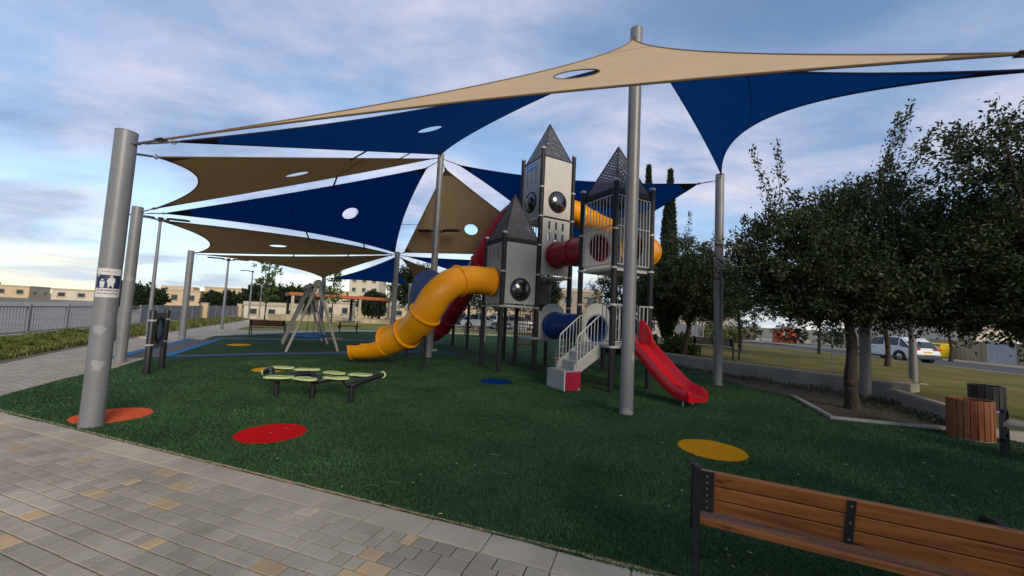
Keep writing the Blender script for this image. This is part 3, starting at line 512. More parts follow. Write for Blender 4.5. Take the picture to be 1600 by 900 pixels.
tree('oak_tree', 'slimmer oak with leaning trunk behind the red slide and low wall', 'tree', (6.65,15.0,0), [(0,0,-.05),(.1,.0,.7),(.25,.0,1.5),(.3,.1,2.4)], .125,
     [((.2,.1,3.0),(1.4,1.4,1.1)), ((-.6,.2,3.0),(1.0,1.0,.9)), ((1.0,.2,2.9),(1.3,1.2,1.0)), ((.1,.2,4.0),(.9,.9,.9)), ((.9,.3,3.7),(.9,.9,.8)), ((.3,.2,2.3),(1.4,1.2,.5))],
     1500, 40, .4, .095, .045, 'leaf', 45, 'oaks beside the playground', shoots=[((-.3,.2,4.4),(-.6,.1,5.7),120), ((.2,.2,4.6),(.25,.1,6.0),120), ((1.1,.2,4.2),(1.3,.1,5.3),110)], limbs=7, twig=80)
BACK = [('evergreen_tree','dense evergreen behind the castle stairs with low dark skirt',(5.6,19.5),[((0,0,2.2),(1.6,1.5,1.9)),((.3,0,3.6),(1.3,1.2,1.3)),((-.6,0,1.2),(1.3,1.2,1.0))],.9),
 ('evergreen_tree','dark evergreen between the slim oak and the wide oak, beyond the wall',(11.5,19.5),[((0,0,2.9),(2.0,1.8,1.2)),((1.4,0,3.2),(1.8,1.6,1.2)),((-1.2,0,3.3),(1.5,1.5,1.1)),((.2,0,4.2),(1.5,1.5,1.0))],.9),
 ('evergreen_tree','dark evergreen behind the wide oak on the sloping lawn',(15.5,16.0),[((0,0,3.0),(2.2,1.8,1.2)),((1.4,0,3.4),(1.8,1.6,1.2)),((-1.4,0,3.2),(1.6,1.5,1.1)),((.2,0,4.4),(1.6,1.5,1.0))],.9),
 ('evergreen_tree','dark tree right behind the red tube slide',(-1.2,38.0),[((0,0,3.8),(3.0,2.5,2.0)),((2.2,0,4.2),(2.4,2,1.8)),((-2.0,0,3.6),(2.2,2,1.6)),((.5,0,5.6),(2.2,2,1.4))],1.6),
 ('evergreen_tree','dark tree standing right of the pergola behind the grey pole',(-9.9,39.0),[((0,0,3.6),(1.7,1.6,1.6)),((-.9,0,3.8),(1.4,1.3,1.2)),((1.1,0,4.0),(1.6,1.4,1.4)),((.3,0,5.0),(1.5,1.4,1.0))],1.4),
 ('evergreen_tree','dark tree seen through the castle posts below the tall tower',(2.2,36.0),[((0,0,4.0),(1.8,1.6,1.6)),((.9,0,3.6),(1.3,1.2,1.2)),((-1.0,0,4.6),(1.4,1.3,1.3))],1.3),
 ('evergreen_tree','pale green bushy tree below the right cypress',(8.2,24.0),[((0,0,4.0),(1.4,1.3,2.2)),((.8,0,3.0),(1.4,1.3,1.4)),((-.6,0,5.4),(1.0,.9,1.2))],1.0)]
for i, (nm, lab, (x, y), lobes, tk) in enumerate(BACK):
    sc_ = y/16.0; tree(nm, lab, 'tree', (x, y, 0.1 if x > 4 else 0), [(0,0,-.2),(.05,0,1.0),(0,.1,2.2),(.1,.1,3.2)], .11*tk, lobes, 900, 26, .4*max(1,sc_*.8), .10*max(1,sc_*.75), .055*max(1,sc_*.75), 'leafl' if i == 6 else 'leafb', 60+i, 'background trees', limbs=5)
for i, (x, y, h, lab) in enumerate(((8.15,23.5,11.4,'slim cypress spire, the left and more distant of the pair'), (9.3,23.0,11.0,'cypress spire right beside the tall tower of the castle, the wider of the pair'))):
    r = .33 + .17*i; root = empty('cypress_tree', (x, y, 0), lab, 'tree', 'cypresses behind the castle'); MB().cyl((x,y,-.2), .12, 1.6, 8, .09).build('trunk', 'bark', root)
    g = np.random.default_rng(80+i); n = 15000; t = g.uniform(0,1,n)**1.15; a = g.uniform(0,2*PI,n); rad = r*np.minimum(1, 5*t+.4)*(1-t**2.2)*(.75+.35*g.uniform(0,1,n))*(1+.15*np.sin(9*t+3*a)) + .02
    P = np.stack([x+rad*np.cos(a), y+rad*np.sin(a), .7+t*(h-.9)], 1); D = np.stack([.35*np.cos(a), .35*np.sin(a), np.ones(n)], 1); v, f = leaves(P, D, .22, .075, .3, 5); npmesh('crown', v, f, 'leafb', root)
for i, (x, y, h, lab, mt) in enumerate(((-19.9,31.5,5.2,'thin young tree with sparse leaves left of the pergola','leafl'), (-15.2,33.0,5.0,'thin young tree whose sparse top shows between the swing and the far navy sail','leafl'))):
    lob = [((0,0,h*.62),(.8,.8,.45)), ((.25,0,h*.8),(.7,.7,.4)), ((-.2,0,h*.93),(.6,.6,.35)), ((.1,0,h*.45),(.5,.5,.3))]
    tree('young_tree', lab, 'tree', (x,y,0), [(0,0,-.1),(.03,0,h*.3),(0,0,h*.6),(.05,0,h*.95)], .06, lob, 60, 12, .3, .26, .12, mt, 90+i, 'young trees', limbs=5, inner=.2)
for i, (x, y, h, lab) in enumerate(((19.3,24.3,2.9,'young street tree with reddish trunk in front of the white car'), (30.6,27.0,3.0,'small street tree against the far stone wall'), (17.6,32.5,3.1,'young tree with leaning trunk on the lawn behind the tall right pole'))):
    tree('street_tree', lab, 'tree', (x,y,-.02), [(0,0,-.1),(.05,0,.9),(.1*(-1)**i,0,1.9),(.0,0,h)], .10, [((0,0,h),(1.5,1.3,.8)), ((.6,0,h+.5),(1.2,1.1,.8)), ((-.7,0,h+.3),(1.2,1.1,.7))], 420, 26, .5, .17, .09, 'leaf', 100+i, 'street trees', limbs=4)
# far tree line and shrubs
for i, (x, y, w, h, lab) in enumerate(((-37,58,5,4.6,'round dark tree beyond the grey fence left of the tall lamp'), (-33.5,60,5,4.8,'round dark tree beyond the grey fence right of the tall lamp'), (-31,66,4,4.2,'smaller dark tree beyond the fence near the far lamps'), (-49,52,4,3.3,'low dark tree in front of the sunlit houses on the left'), (-62,62,4,4.0,'dark tree beside the nearest pole in the far left view'), (-43,58,4,3.2,'low tree between the sunlit houses behind the second pole'), (-22,62,3.5,4.6,'dark tree behind the young tree near the pergola'))):
    tree('far_tree', lab, 'tree', (x,y,-.4), [(0,0,-.1),(0,0,.8),(.1,0,h*.4),(0,0,h*.6)], .16, [((0,0,h*.6),(w*.42,w*.4,h*.36)), ((w*.25,0,h*.55),(w*.3,w*.3,h*.3)), ((-w*.25,0,h*.6),(w*.3,w*.3,h*.3))], 380, 20, .7, .42, .24, 'leafb', 120+i, 'trees beyond the fence', limbs=3)
for i, (x, y, w, h, mt, lab) in enumerate(((19.6,37.5,1.0,1.5,'leafy','yellow green shrub by the road kerb behind the leaning young tree'), (21.8,38.5,1.0,1.1,'leafy','low yellowish shrub by the road, right of the taller one'), (31.6,44.0,1.6,2.0,'leafb','dark hedge bush left of the orange container'), (28.0,46.5,1.8,2.3,'leafb','large dark bush across the road'), (33.5,40.5,1.5,1.8,'leafb','dark hedge bush right of the orange container'), (6.9,15.9,.45,.9,'leafl','small pale shrub growing between the two benches by the wall'))):
    root = empty('shrub', (x,y,-.1), lab, 'shrub', 'shrubs along the road'); MB().tube([(x,y,-.1),(x+.03,y,h*.5)], .04, 6).build('stem', 'bark', root)
    P, D, *_ = crown_points([((x,y,h*.55),(w,w,h*.45)), ((x+w*.5,y,h*.45),(w*.6,w*.6,h*.4))], 160, 22, .35, 140+i, .4, .4); v, f = leaves(P, D, .16, .085, .8, i); npmesh('foliage', v, f, mt, root)
for (x, y, rz, lab) in ((5.6,-5.2,1.0,'added unseen oak behind the foreground bench, shading the right side'), (10.2,-2.2,2.4,'added unseen oak right of the foreground bench, shading the right side')):  # unseen oak copies, added to cast shade over the right side
    c = copy_tree(next(o for o in COL.objects if o.get('label','').startswith('broad dark oak'))); c.location = (x,y,0); c.rotation_euler = (0,0,rz); c['label'] = lab
gw = np.random.default_rng(77); nw = 9000; wx_ = gw.uniform(5.6,9.1,nw); wy_ = gw.uniform(6.7,16.5,nw)
ok = inpoly(wx_, wy_, [(7.7,6.8),(7.95,6.75),(8.98,9.25),(8.6,10.4),(7.05,12.9),(5.3,16.5),(4.9,16.4),(6.2,13.2),(6.7,11.2),(7.4,10.2),(8.0,9.0),(7.5,7.7)]) & (np.sin(wx_*5+wy_*3)+np.sin(wy_*4.1-wx_*2) > -.5)
Pw = np.c_[wx_[ok], wy_[ok], gw.uniform(.01,.10,ok.sum())]; vw, fw = leaves(Pw, np.c_[gw.normal(0,.5,(len(Pw),2)), np.ones(len(Pw))], .07, .03, .7, 3); tag(npmesh('weeds', vw, fw, 'leaf'), kind='stuff')
# strappy planting along the fence
g = np.random.default_rng(9); n = 20000; t = g.uniform(0,1,n)**.8
Ln = np.array([[-10.6,6.6],[-11.4,8.7],[-12.8,11.2],[-14.9,15.2],[-18.4,22.9],[-24.6,36.4]]); Rn = np.array([[-13.0,6.8],[-14.9,10.9],[-16.2,13.2],[-18.3,17.6],[-21.5,24.6],[-26.9,36.3]])
s = t*5; k = np.minimum(s.astype(int), 4); fr = (s-k)[:,None]; A = Ln[k]*(1-fr)+Ln[k+1]*fr; Bq = Rn[k]*(1-fr)+Rn[k+1]*fr; q = g.uniform(0,1,n)[:,None]**.8; XY = A*(1-q)+Bq*q
cl = np.sin(XY[:,0]*3.1+1)*np.cos(XY[:,1]*2.3)*.5+.5; h = g.uniform(.10,.30,n)*(.45+.6*cl); a = g.uniform(0,2*PI,n); w = .009+.0011*XY[:,1]; sp = g.uniform(.25,.9,n)*h
Pb = np.c_[XY, np.full(n,.01)]; Pm = Pb + np.c_[sp*.4*np.cos(a), sp*.4*np.sin(a), h*.75]; Pt = Pb + np.c_[sp*np.cos(a), sp*np.sin(a), h*.9]; S = np.c_[-np.sin(a)*w, np.cos(a)*w, np.zeros(n)]
vv = np.stack([Pb-S, Pb+S, Pm+S, Pt, Pm-S], 1).reshape(-1,3); tag(npmesh('ground_cover', vv, np.arange(5*n).reshape(-1,5), 'leafy'), kind='stuff')

# ================================================================== shade poles and sails
PR = 0.112
def curved(mb, cx, cy, R, poly, rings=4):     # outline in (angle, z) laid on a cylinder
    n = len(poly); ca = sum(p[0] for p in poly)/n; cz = sum(p[1] for p in poly)/n; k = len(mb.v)
    P = lambda a, z: V((cx + R*math.cos(a), cy + R*math.sin(a), z)); mb.v.append(P(ca, cz))
    for q in range(1, rings+1): mb.v += [P(ca+(a-ca)*q/rings, cz+(z-cz)*q/rings) for a, z in poly]
    for j in range(n): mb.f.append((k, k+1+j, k+1+(j+1) % n))
    for q in range(rings-1):
        for j in range(n): a = k+1+q*n; mb.f.append((a+j, a+n+j, a+n+(j+1) % n, a+(j+1) % n))
    return mb
def curved_rect(mb, cx, cy, R, a0, a1, z0, z1, seg=10):
    k = len(mb.v)
    for i in range(seg+1): a = a0+(a1-a0)*i/seg; mb.v += [V((cx+R*math.cos(a), cy+R*math.sin(a), z0)), V((cx+R*math.cos(a), cy+R*math.sin(a), z1))]
    for i in range(seg): mb.f.append((k+2*i, k+2*i+2, k+2*i+3, k+2*i+1))
    return mb
POLES = {}
def pole(key, x, y, h, label, patches=()):
    root = empty('shade_pole', (x,y,0), label, 'pole', 'grey steel shade poles'); POLES[key] = (V((x,y,h)), root)
    MB().lathe((x,y,0), [(PR,-.05),(PR,h-.012)], 32).build('pole_tube', 'steel', root)
    MB().lathe((x,y,h-.012), [(PR,0),(PR+.002,.002),(PR+.002,.008),(PR-.006,.014),(0.001,.018)], 32).build('pole_cap', 'steel', root)
    MB().lathe((x,y,0), [(PR+.001,0),(PR+.006,.004),(PR+.006,.03),(PR+.001,.034)], 32).build('base_collar', 'steel', root)
    g = random.Random(key)
    for a, z, w, hh in patches:
        poly = [(a + w/2*math.cos(t)*(1+.25*math.sin(3*t+key)+.12*math.sin(7*t)+g.uniform(-.08,.08)), z + hh/2*math.sin(t)*(1+.25*math.sin(2*t+key*2)+g.uniform(-.08,.08))) for t in [2*PI*q/26 for q in range(26)]]
        curved(MB(), x, y, PR+.0018, poly).build('paint_patch', 'scuff', root)
    return root
tocam = lambda x, y: math.atan2(-y, -x)
p1 = pole(1, -5.06, 4.86, 3.72, 'thick grey pole with the white and navy sticker, nearest on the left', [(tocam(-5.06,4.86)-.15, .75, 1.0, .16), (tocam(-5.06,4.86)-.35, 1.18, 1.0, .14)])
pole(2, -9.45, 9.56, 3.85, 'grey pole just behind the stickered pole', [(tocam(-9.45,9.56), 2.05, 1.2, .12)])
pole(4, -13.17, 15.73, 3.60, 'grey pole at the path edge beyond the play panel')
pole(5, -2.81, 13.7, 7.32, 'tall grey pole behind the yellow slide, where five sails meet')
pole(6, -5.24, 17.35, 4.2, 'shorter grey pole at the centre of the far star of sails')
pole(7, -10.38, 21.31, 3.18, 'short grey pole behind the swing frame')
pole(8, 2.07, 6.8, 6.98, 'tallest grey pole in the foreground, in front of the castle', [(tocam(2.07,6.8)+.1, .05, 1.7, .14), (tocam(2.07,6.8)+.9, .98, .6, .16)])
pole(9, 5.62, 10.5, 5.78, 'grey pole right of the red slide with sail corner at its top')
pole(10, 4.25, 2.72, 3.85, 'grey pole carrying the right corner of the front sails')
pole(11, 2.52, 17.0, 4.3, 'grey pole hidden behind the castle towers')
pole(12, -1.5, 22.6, 3.3, 'far grey pole behind the red tube slide')
pole(13, -6.45, 24.6, 3.3, 'far grey pole behind the end of the yellow slide')
pole(14, 8.62, 9.44, 3.2, 'grey pole whose top disappears in the wide oak')
# sticker on the nearest pole: white sheet, navy field with an adult and a child, two lines of print
ca = tocam(-5.06,4.86)-.02; R1 = PR+.002; X1, Y1 = -5.06, 4.86
stk = curved_rect(MB(), X1, Y1, R1, ca-1.12, ca+1.12, 1.58, 1.935, 20).build('sticker', 'stw', p1)
curved_rect(MB(), X1, Y1, R1+.001, ca-1.08, ca+1.08, 1.69, 1.855, 20).build('sticker_field', 'stb', stk)
fg = MB(); k = 1/PR
ell = lambda cx, cz, a, b, n=14: [(ca+(cx+a*math.cos(2*PI*i/n))*k, cz+b*math.sin(2*PI*i/n)) for i in range(n)]
curved(fg, X1, Y1, R1+.002, ell(.022,1.838,.013,.0125)); curved(fg, X1, Y1, R1+.002, [(ca+a*k, z) for a, z in ((-.002,1.695),(.046,1.695),(.052,1.765),(.06,1.77),(.055,1.815),(.04,1.824),(.006,1.824),(-.008,1.80),(-.016,1.77),(-.006,1.765))])
fg.build('adult_figure', 'stw', stk); fg = MB(); curved(fg, X1, Y1, R1+.002, ell(-.055,1.795,.011,.011)); curved(fg, X1, Y1, R1+.002, [(ca+a*k, z) for a, z in ((-.072,1.695),(-.038,1.695),(-.034,1.745),(-.03,1.75),(-.036,1.78),(-.074,1.78),(-.08,1.75),(-.076,1.745))])
fg.build('child_figure', 'stw', stk); curved_rect(MB(), X1, Y1, R1+.002, ca-.108*k, ca-.086*k, 1.832, 1.845, 3).build('sticker_mark', 'stw', stk)
tx = MB(); g = random.Random(4)
for zt, hh, a0, a1 in ((1.664,.018,-.10,.10), (1.626,.016,-.098,.09), (1.896,.009,-.07,-.022), (1.896,.009,.014,.058)):
    a = a0
    while a < a1: w = g.uniform(.004,.012); curved_rect(tx, X1, Y1, R1+.0012, ca+a*k, ca+(a+w)*k, zt-hh/2*g.uniform(.6,1), zt+hh/2*g.uniform(.6,1), 2); a += w+g.uniform(.002,.007)
tx.build('sticker_print', 'ink', stk); curved(MB(), X1, Y1, R1+.0012, ell(-.004,1.899,.010,.013,10)).build('sticker_crest', 'gold', stk)

def sail(label, keys, mat, sag, hole=None, gaps=(.55,.55,.55), drop=(.16,.16,.16), seams=((0,.5),), n=60):
    tops = [POLES[k][0] - V((0,0,d)) for k, d in zip(keys, drop)]; cen = (tops[0]+tops[1]+tops[2])/3; att = []; cor = []
    for t, gp in zip(tops, gaps):
        d = (cen - t); dh = V((d.x,d.y,0)).normalized(); a = t + dh*PR; att.append(a); cor.append(a + (cen-a).normalized()*gp)
    hem = 'tanhem' if mat == 'tan' else 'navyhem'; root = empty('shade_sail', (cen.x, cen.y, min(t.z for t in tops)), label, 'shade sail', 'shade sails')
    def S(b):
        p = cor[0]*b[0] + cor[1]*b[1] + cor[2]*b[2]
        for e, (i, j, o) in enumerate(((0,1,2),(1,2,0),(2,0,1))): p = p + (cor[o] - (cor[i]+cor[j])/2)*(4*b[i]*b[j]*sag[e]*(1-b[o]))
        return p
    bar = [(i/n, j/n, (n-i-j)/n) for i in range(n+1) for j in range(n+1-i)]; pts = [S(b) for b in bar]; ix = {}
    for q, (i, j) in enumerate((i, j) for i in range(n+1) for j in range(n+1-i)): ix[(i, j)] = q
    tri = []
    for i in range(n):
        for j in range(n-i):
            tri.append((ix[(i,j)], ix[(i+1,j)], ix[(i,j+1)]))
            if i+j < n-1: tri.append((ix[(i+1,j)], ix[(i+1,j+1)], ix[(i,j+1)]))
    dead = set(); hc = None
    if hole:
        hc = S(hole[:3]); rad = hole[3]; dead = {q for q, p in enumerate(pts) if (p-hc).length < rad}
        live = [t for t in tri if not any(v in dead for v in t)]; rim = {v for t in tri if any(w in dead for w in t) for v in t if v not in dead}
        for v in rim: d = (pts[v]-hc); pts[v] = hc + d.normalized()*rad
        tri = live
    isc = lambda t: any(all(bar[v][c] > .93 for v in t) for c in range(3))
    for nm, sel, mt in (('cloth', [t for t in tri if not isc(t)], mat),):
        m = MB(); m.v = [V(p) for p in pts]; m.f = sel; m.build(nm, mt, root, smooth=3.0)
    for c in range(3):
        sel = [t for t in tri if all(bar[v][c] > .93 for v in t)]; m = MB(); m.v = [V(p) for p in pts]; m.f = sel; m.build('corner_patch', hem, root, smooth=3.0)
        a, b = att[c], cor[c]; d = (b-a).length
        MB().tube([a.lerp(b, q/10) for q in range(11)], lambda t: (.006 if t < .2 or t > .8 else .016) if d > .2 else .008, 8).build('turnbuckle', 'zinc', root)
        MB().ring(a, (0,0,1), .028, .008, 14, 6).build('shackle', 'zinc', root); MB().ring(b.lerp(a,.06), (b-a).cross(V((0,0,1))), .03, .008, 14, 6).build('shackle', 'zinc', root); MB().obox(b, (V((0,0,1)).cross(b-a)).normalized()*.05, (b-a).normalized()*.05, (0,0,.004)).build('corner_plate', 'zinc', root)
    for i, j, o in ((0,1,2),(1,2,0),(2,0,1)):
        e = []
        for q in range(31):
            b = [0,0,0]; b[i] = 1-q/30; b[j] = q/30; e.append(S(b))
        MB().tube(e, .013, 6).build('hem', hem, root)
    for o, fr in seams:
        e = []
        for q in range(25):
            i, j = (o+1) % 3, (o+2) % 3; b = [0,0,0]; b[o] = fr; b[i] = (1-fr)*q/24; b[j] = (1-fr)*(1-q/24); e.append(S(b) - V((0,0,.004)))
        MB().tube(e, .007, 5).build('seam', hem, root)
    if hole: MB().ring(hc, (S((hole[0]+.01,hole[1]-.01,hole[2]))-hc).cross(S((hole[0],hole[1]-.01,hole[2]+.01))-hc), hole[3]-.004, .009, 32, 6).build('hole_rim', hem, root)
    return S, root
SA = {}
SA['s1'] = sail('large pale tan sail across the front, sunlit on top', (1,8,10), 'tan', (.25,.09,.09), (.333,.333,.334,.29), (.35,.1,.25), (.16,.22,.06), ((1,.72),))
SA['s2'] = sail('navy sail under the front tan sail with an oval hole', (1,5,8), 'navy', (.0,.08,.09), (.333,.333,.334,.29), (.4,.1,.25), (.12,.08,.58), ())
SA['s12'] = sail('navy sail on the right tapering to the picture edge', (8,9,10), 'navy', (.02,.27,.05), None, (.25,.3,.2), (.35,.12,.12), ((2,.42),))
SA['s3'] = sail('topmost tan sail on the left with one small oval hole', (1,2,5), 'tan', (.09,-.05,.0), (.333,.333,.334,.29), (.45,.35,.3), (.24,.12,.2), ((2,.55),))
SA['s4'] = sail('big navy sail in the middle of the left group, with one hole', (2,5,6), 'navy', (.015,.03,.06), (.333,.333,.334,.29), (.4,.45,.15), (.14,.3,.1), ((0,.6),(0,.3)))
SA['s5'] = sail('tan sail left of centre hung between the second pole and the far star', (2,4,6), 'tan', (.10,-.06,-.12), (.333,.333,.334,.29), (.5,.25,.2), (.2,.1,.12), ((2,.5),))
SA['s6'] = sail('lowest tan triangle dipping to the short pole behind the swing', (4,7,6), 'tan', (.13,.03,.05), None, (.3,.1,.2), (.12,.06,.14), ())
SA['s7'] = sail('tan sail right of the tall pole with a round hole, partly behind the castle', (5,6,11), 'tan', (.0,.01,.01), (.333,.333,.334,.29), (.3,.25,.3), (.25,.1,.12), ((2,.42),))
SA['s8'] = sail('navy sail behind the castle towers stretching to the right pole', (5,9,11), 'navy', (.06,-.02,.05), None, (.6,.45,.3), (.2,.16,.12), ((0,.85),))
SA['s9'] = sail('thin navy sail seen edge on behind the yellow slide', (6,11,12), 'navy', (.05,.05,.05), None, (.3,.3,.3), (.14,.16,.1), ())
SA['s10'] = sail('small tan sail far behind the blue rounded board', (6,12,13), 'tan', (.05,.05,.05), None, (.3,.3,.3), (.18,.14,.1), ())
SA['s11'] = sail('far navy triangle between the two short poles left of the yellow slide', (6,7,13), 'navy', (.05,.04,.04), None, (.25,.3,.3), (.16,.08,.1), ())
def ties(a, ea, b, eb, fr, owner):
    for t in fr:
        B1 = [0,0,0]; B1[ea[0]] = 1-t; B1[ea[1]] = t; B2 = [0,0,0]; B2[eb[0]] = 1-t; B2[eb[1]] = t
        p, q = SA[a][0](B1), SA[b][0](B2); d = (q-p); 
        if d.length < 1e-3: continue
        dn = d.normalized(); MB().beam(p - dn*.10, q + dn*.10, .05, .012).build('tie_strap', 'black', SA[owner][1])
ties('s3', (0,2), 's2', (0,1), (.5,.75), 's3'); ties('s3', (1,2), 's4', (0,1), (.56,), 's4'); ties('s4', (0,2), 's5', (0,2), (.45,.76), 's5'); ties('s4', (1,2), 's7', (0,1), (.62,), 's7')
ties('s5', (1,2), 's6', (0,2), (.45,.75), 's6'); ties('s7', (0,2), 's8', (0,2), (.55,), 's8')

# ================================================================== lamp posts
def lamp(x, y, h, label, arms=2, head=.95, rz=0.0, base=True, r=.06):
    root = empty('lamp_post', (x,y,0), label, 'lamp post', 'park lamp posts')
    MB().lathe((x,y,0), [(r*1.25,-.05),(r,h*.5),(r*.8,h)], 16).build('pole_tube', 'steel', root)
    if base: MB().lathe((x,y,0), [(.26,-.05),(.26,.05),(.24,.07),(r*1.2,.07)], 20).build('plinth', 'cap', root, smooth=.5)
    for s in ((-1,1) if arms == 2 else (-1,)):
        d = V((math.cos(rz)*s, math.sin(rz)*s, 0)); c = V((x,y,h))
        MB().beam(c - V((0,0,.05)), c + d*.28 - V((0,0,.02)), .05, .05).build('arm', 'dark', root)
        e = V((0,0,1)).cross(d); MB().prism([c + d*a + e*b for a, b in ((.2,-.05),(.35,-.16),(head-.1,-.16),(head,-.1),(head,.1),(head-.1,.16),(.35,.16),(.2,.05))], (0,0,.05)).build('lamp_head', 'dark', root, bevel=.01)
    MB().lathe((x,y,h-.12), [(r*.9,0),(.09,.14),(.09,.17),(.001,.18)], 16).build('pole_cap', 'dark', root)
lamp(-14.3, 15.45, 4.80, 'double headed lamp post seen above the second pole on the left', rz=.35)
lamp(-15.59, 21.12, 3.9, 'double headed lamp post on a round plinth by the path', rz=.35)
lamp(-3.18, 15.96, 4.95, 'double headed lamp post right behind the tall central pole', rz=-.25)
lamp(-22.4, 33.3, 4.3, 'single arm lamp post left of the young tree', 1, .9, .3); lamp(-26.8, 41.5, 4.1, 'farthest single arm lamp post by the path', 1, .9, .3)
lamp(11.48, 11.08, 3.4, 'pale lamp post bolted to a concrete footing on the dry lawn', rz=.6, base=False, r=.08)
MB().lathe((11.48,11.08,.2), [(.34,-.1),(.34,.02),(.30,.05),(.1,.06)], 8).build('lamp_footing', 'conc', None, smooth=.4); tag(bpy.data.objects['lamp_footing'], 'concrete footing under the pale lamp post on the lawn', 'footing')
lamp(18.0, 36.3, 4.2, 'pale lamp post seen beside the tall right pole, across the lawn', rz=.5, base=False)

# ================================================================== the play castle
F0 = V((-.28, 11.0, 0)); UU = V((1.04,.57,0)); VV = V((-.57,1.04,0)); uh, vh = UU.normalized(), VV.normalized(); ZH = V((0,0,1))
G = lambda i, j, z=0: F0 + UU*i + VV*j + ZH*z
castle = empty('play_castle', G(1,0), 'grey castle play structure with three pointed towers, tube slides and stairs', 'play structure')
def cpost(i, j, z1, z0=-.05, collars=(), P=None):
    p = P or G(i,j); o = MB().lathe((p.x,p.y,0), [(.066,z0),(.066,z1)], 16).build('post', 'dark', castle)
    MB().lathe((p.x,p.y,z1), [(.072,-.03),(.074,.02),(.056,.035),(.001,.04)], 16).build('post_cap', 'railm', o)
    for z in collars: MB().lathe((p.x,p.y,z), [(.067,-.025),(.082,-.022),(.082,.022),(.067,.025)], 16).build('collar', 'railm', o)
cpost(0,0,3.98,collars=(1.85,2.85)); cpost(0,1,3.98,collars=(1.85,2.85)); cpost(1,0,6.78,collars=(.95,1.85,2.85,3.75,4.65,5.55)); cpost(1,1,6.78,collars=(1.85,2.85,4.65)); cpost(2,0,6.78,collars=(.95,1.9,2.85,4.65,5.55)); cpost(2,1,6.78,collars=(2.85,4.65))
for i, j in ((1,-2.7),(2,-2.7),(1,-1.7),(2,-1.7)): cpost(i,j,4.85,collars=(1.0,1.95,2.8,3.7))
for x, y, h in ((-.2,14.2,3.2),(-1.1,15.7,2.6),(-1.87,17.27,2.0),(-2.69,18.54,1.0),(2.94,12.2,2.0)): cpost(0,0,h,P=V((x,y,0)))
def deck(i, j, z): MB().prism([G(i+.04,j+.04,z-.07), G(i+.96,j+.04,z-.07), G(i+.96,j+.96,z-.07), G(i+.04,j+.96,z-.07)], (0,0,.07)).build('deck', 'railm', castle, bevel=.008)
deck(0,0,1.9); deck(1,0,2.85); deck(1,0,4.65); deck(1,0,.95); deck(1,-2.7,1.03); deck(1,-2.7,2.82)
def face(A, B, n, z0, inset=.085): d = (B-A).normalized(); return A + d*inset + ZH*z0 - n*.012, d, (B-A).length - 2*inset
def dome(parent, c, n, r, tint='dome'):
    MB().lathe(c + n*.02, [(r*math.cos(a), r*.42*math.sin(a)) for a in [PI/2*q/10 for q in range(11)]], 32, n).build('bubble_window', tint, parent)
    MB().ring(c + n*.03, n, r+.01, .026, 36, 8).build('window_ring', 'dark', parent)
T1n, T1r = -uh, -vh
# tower with the low roof
O, d, w = face(G(0,1), G(0,0), -uh, 1.94); m = MB(); m.plate(O, d, ZH, -uh, [(0,0),(w,0),(w,1.18),(0,1.18)], (w/2,.62,.36), .025); m.slotplate(O + ZH*1.18, d, ZH, -uh, w, .60, [(w*a, w*a+.07, .12, .48) for a in (.2,.45,.7)], .025); m.build('panel', 'hdpe', castle, smooth=.3)
O, d, w = face(G(0,0), G(1,0), -vh, 1.94); m = MB(); m.plate(O, d, ZH, -vh, [(0,0),(w,0),(w,1.78),(0,1.78)], (w*.5,.42,.31), .025); pn = m.build('panel', 'hdpe', castle, smooth=.3); dome(pn, O + d*w*.5 + ZH*.42, -vh, .31)
O, d, w = face(G(1,1), G(0,1), vh, 1.94); MB().obox(O + d*w/2 + ZH*.85, d*w/2, vh*.0125, ZH*.85).build('panel', 'hdpe', castle)
# tall tower
O, d, w = face(G(1,1), G(1,0), -uh, 4.68); m = MB(); m.plate(O, d, ZH, -uh, [(0,0),(w,0),(w,1.0),(0,1.0)], (w*.5,.52,.30), .025); m.slotplate(O + ZH*1.0, d, ZH, -uh, w, .82, [(w*a, w*a+.06, b, b+.2) for a in (.2,.45,.7) for b in (.08,.36)], .025); pn = m.build('panel', 'hdpe', castle, smooth=.3); dome(pn, O + d*w*.5 + ZH*.52, -uh, .30)
lb = MB(); c = O + d*w*.48 + ZH*1.68 - uh*.03; lb.obox(c, d*.29, uh*.004, ZH*.075); lo = lb.build('maker_label', 'stbl', pn)
lt = MB()
for q in range(11): lt.obox(c + d*(-.22+.044*q+(.02 if q > 5 else 0)) - uh*.005, d*.012, uh*.001, ZH*(.014+.006*((q*7) % 3)))
lt.build('label_print', 'stw', pn)
O, d, w = face(G(1,0), G(2,0), -vh, 4.68); m = MB(); m.plate(O, d, ZH, -vh, [(0,0),(w,0),(w,1.85),(0,1.85)], (w*.5,.50,.31), .025); pn = m.build('panel', 'cream', castle, smooth=.3); dome(pn, O + d*w*.5 + ZH*.50, -vh, .31)
O, d, w = face(G(1,0), G(2,0), -vh, 2.88); m = MB(); m.plate(O, d, ZH, -vh, [(0,0),(w,0),(w,.98),(0,.98)], (w*.5,.62,.36), .025); m.slotplate(O + ZH*.98, d, ZH, -vh, w, .76, [(w*a, w*a+.07, b, b+.24) for a in (.2,.45,.7) for b in (.08,.44)], .025); m.build('panel', 'cream', castle, smooth=.3)
for A, B, n in ((G(2,0),G(2,1),uh),):
    O, d, w = face(A, B, n, 4.68); MB().plate(O, d, ZH, n, [(0,0),(w,0),(w,1.85),(0,1.85)], (w*.5,.55,.36), .025).build('panel', 'hdpe', castle, smooth=.3)
O, d, w = face(G(2,1), G(1,1), vh, 4.68); MB().plate(O, d, ZH, vh, [(0,0),(w,0),(w,1.85),(0,1.85)], (w*.5,.75,.36), .025).build('panel', 'hdpe', castle, smooth=.3)
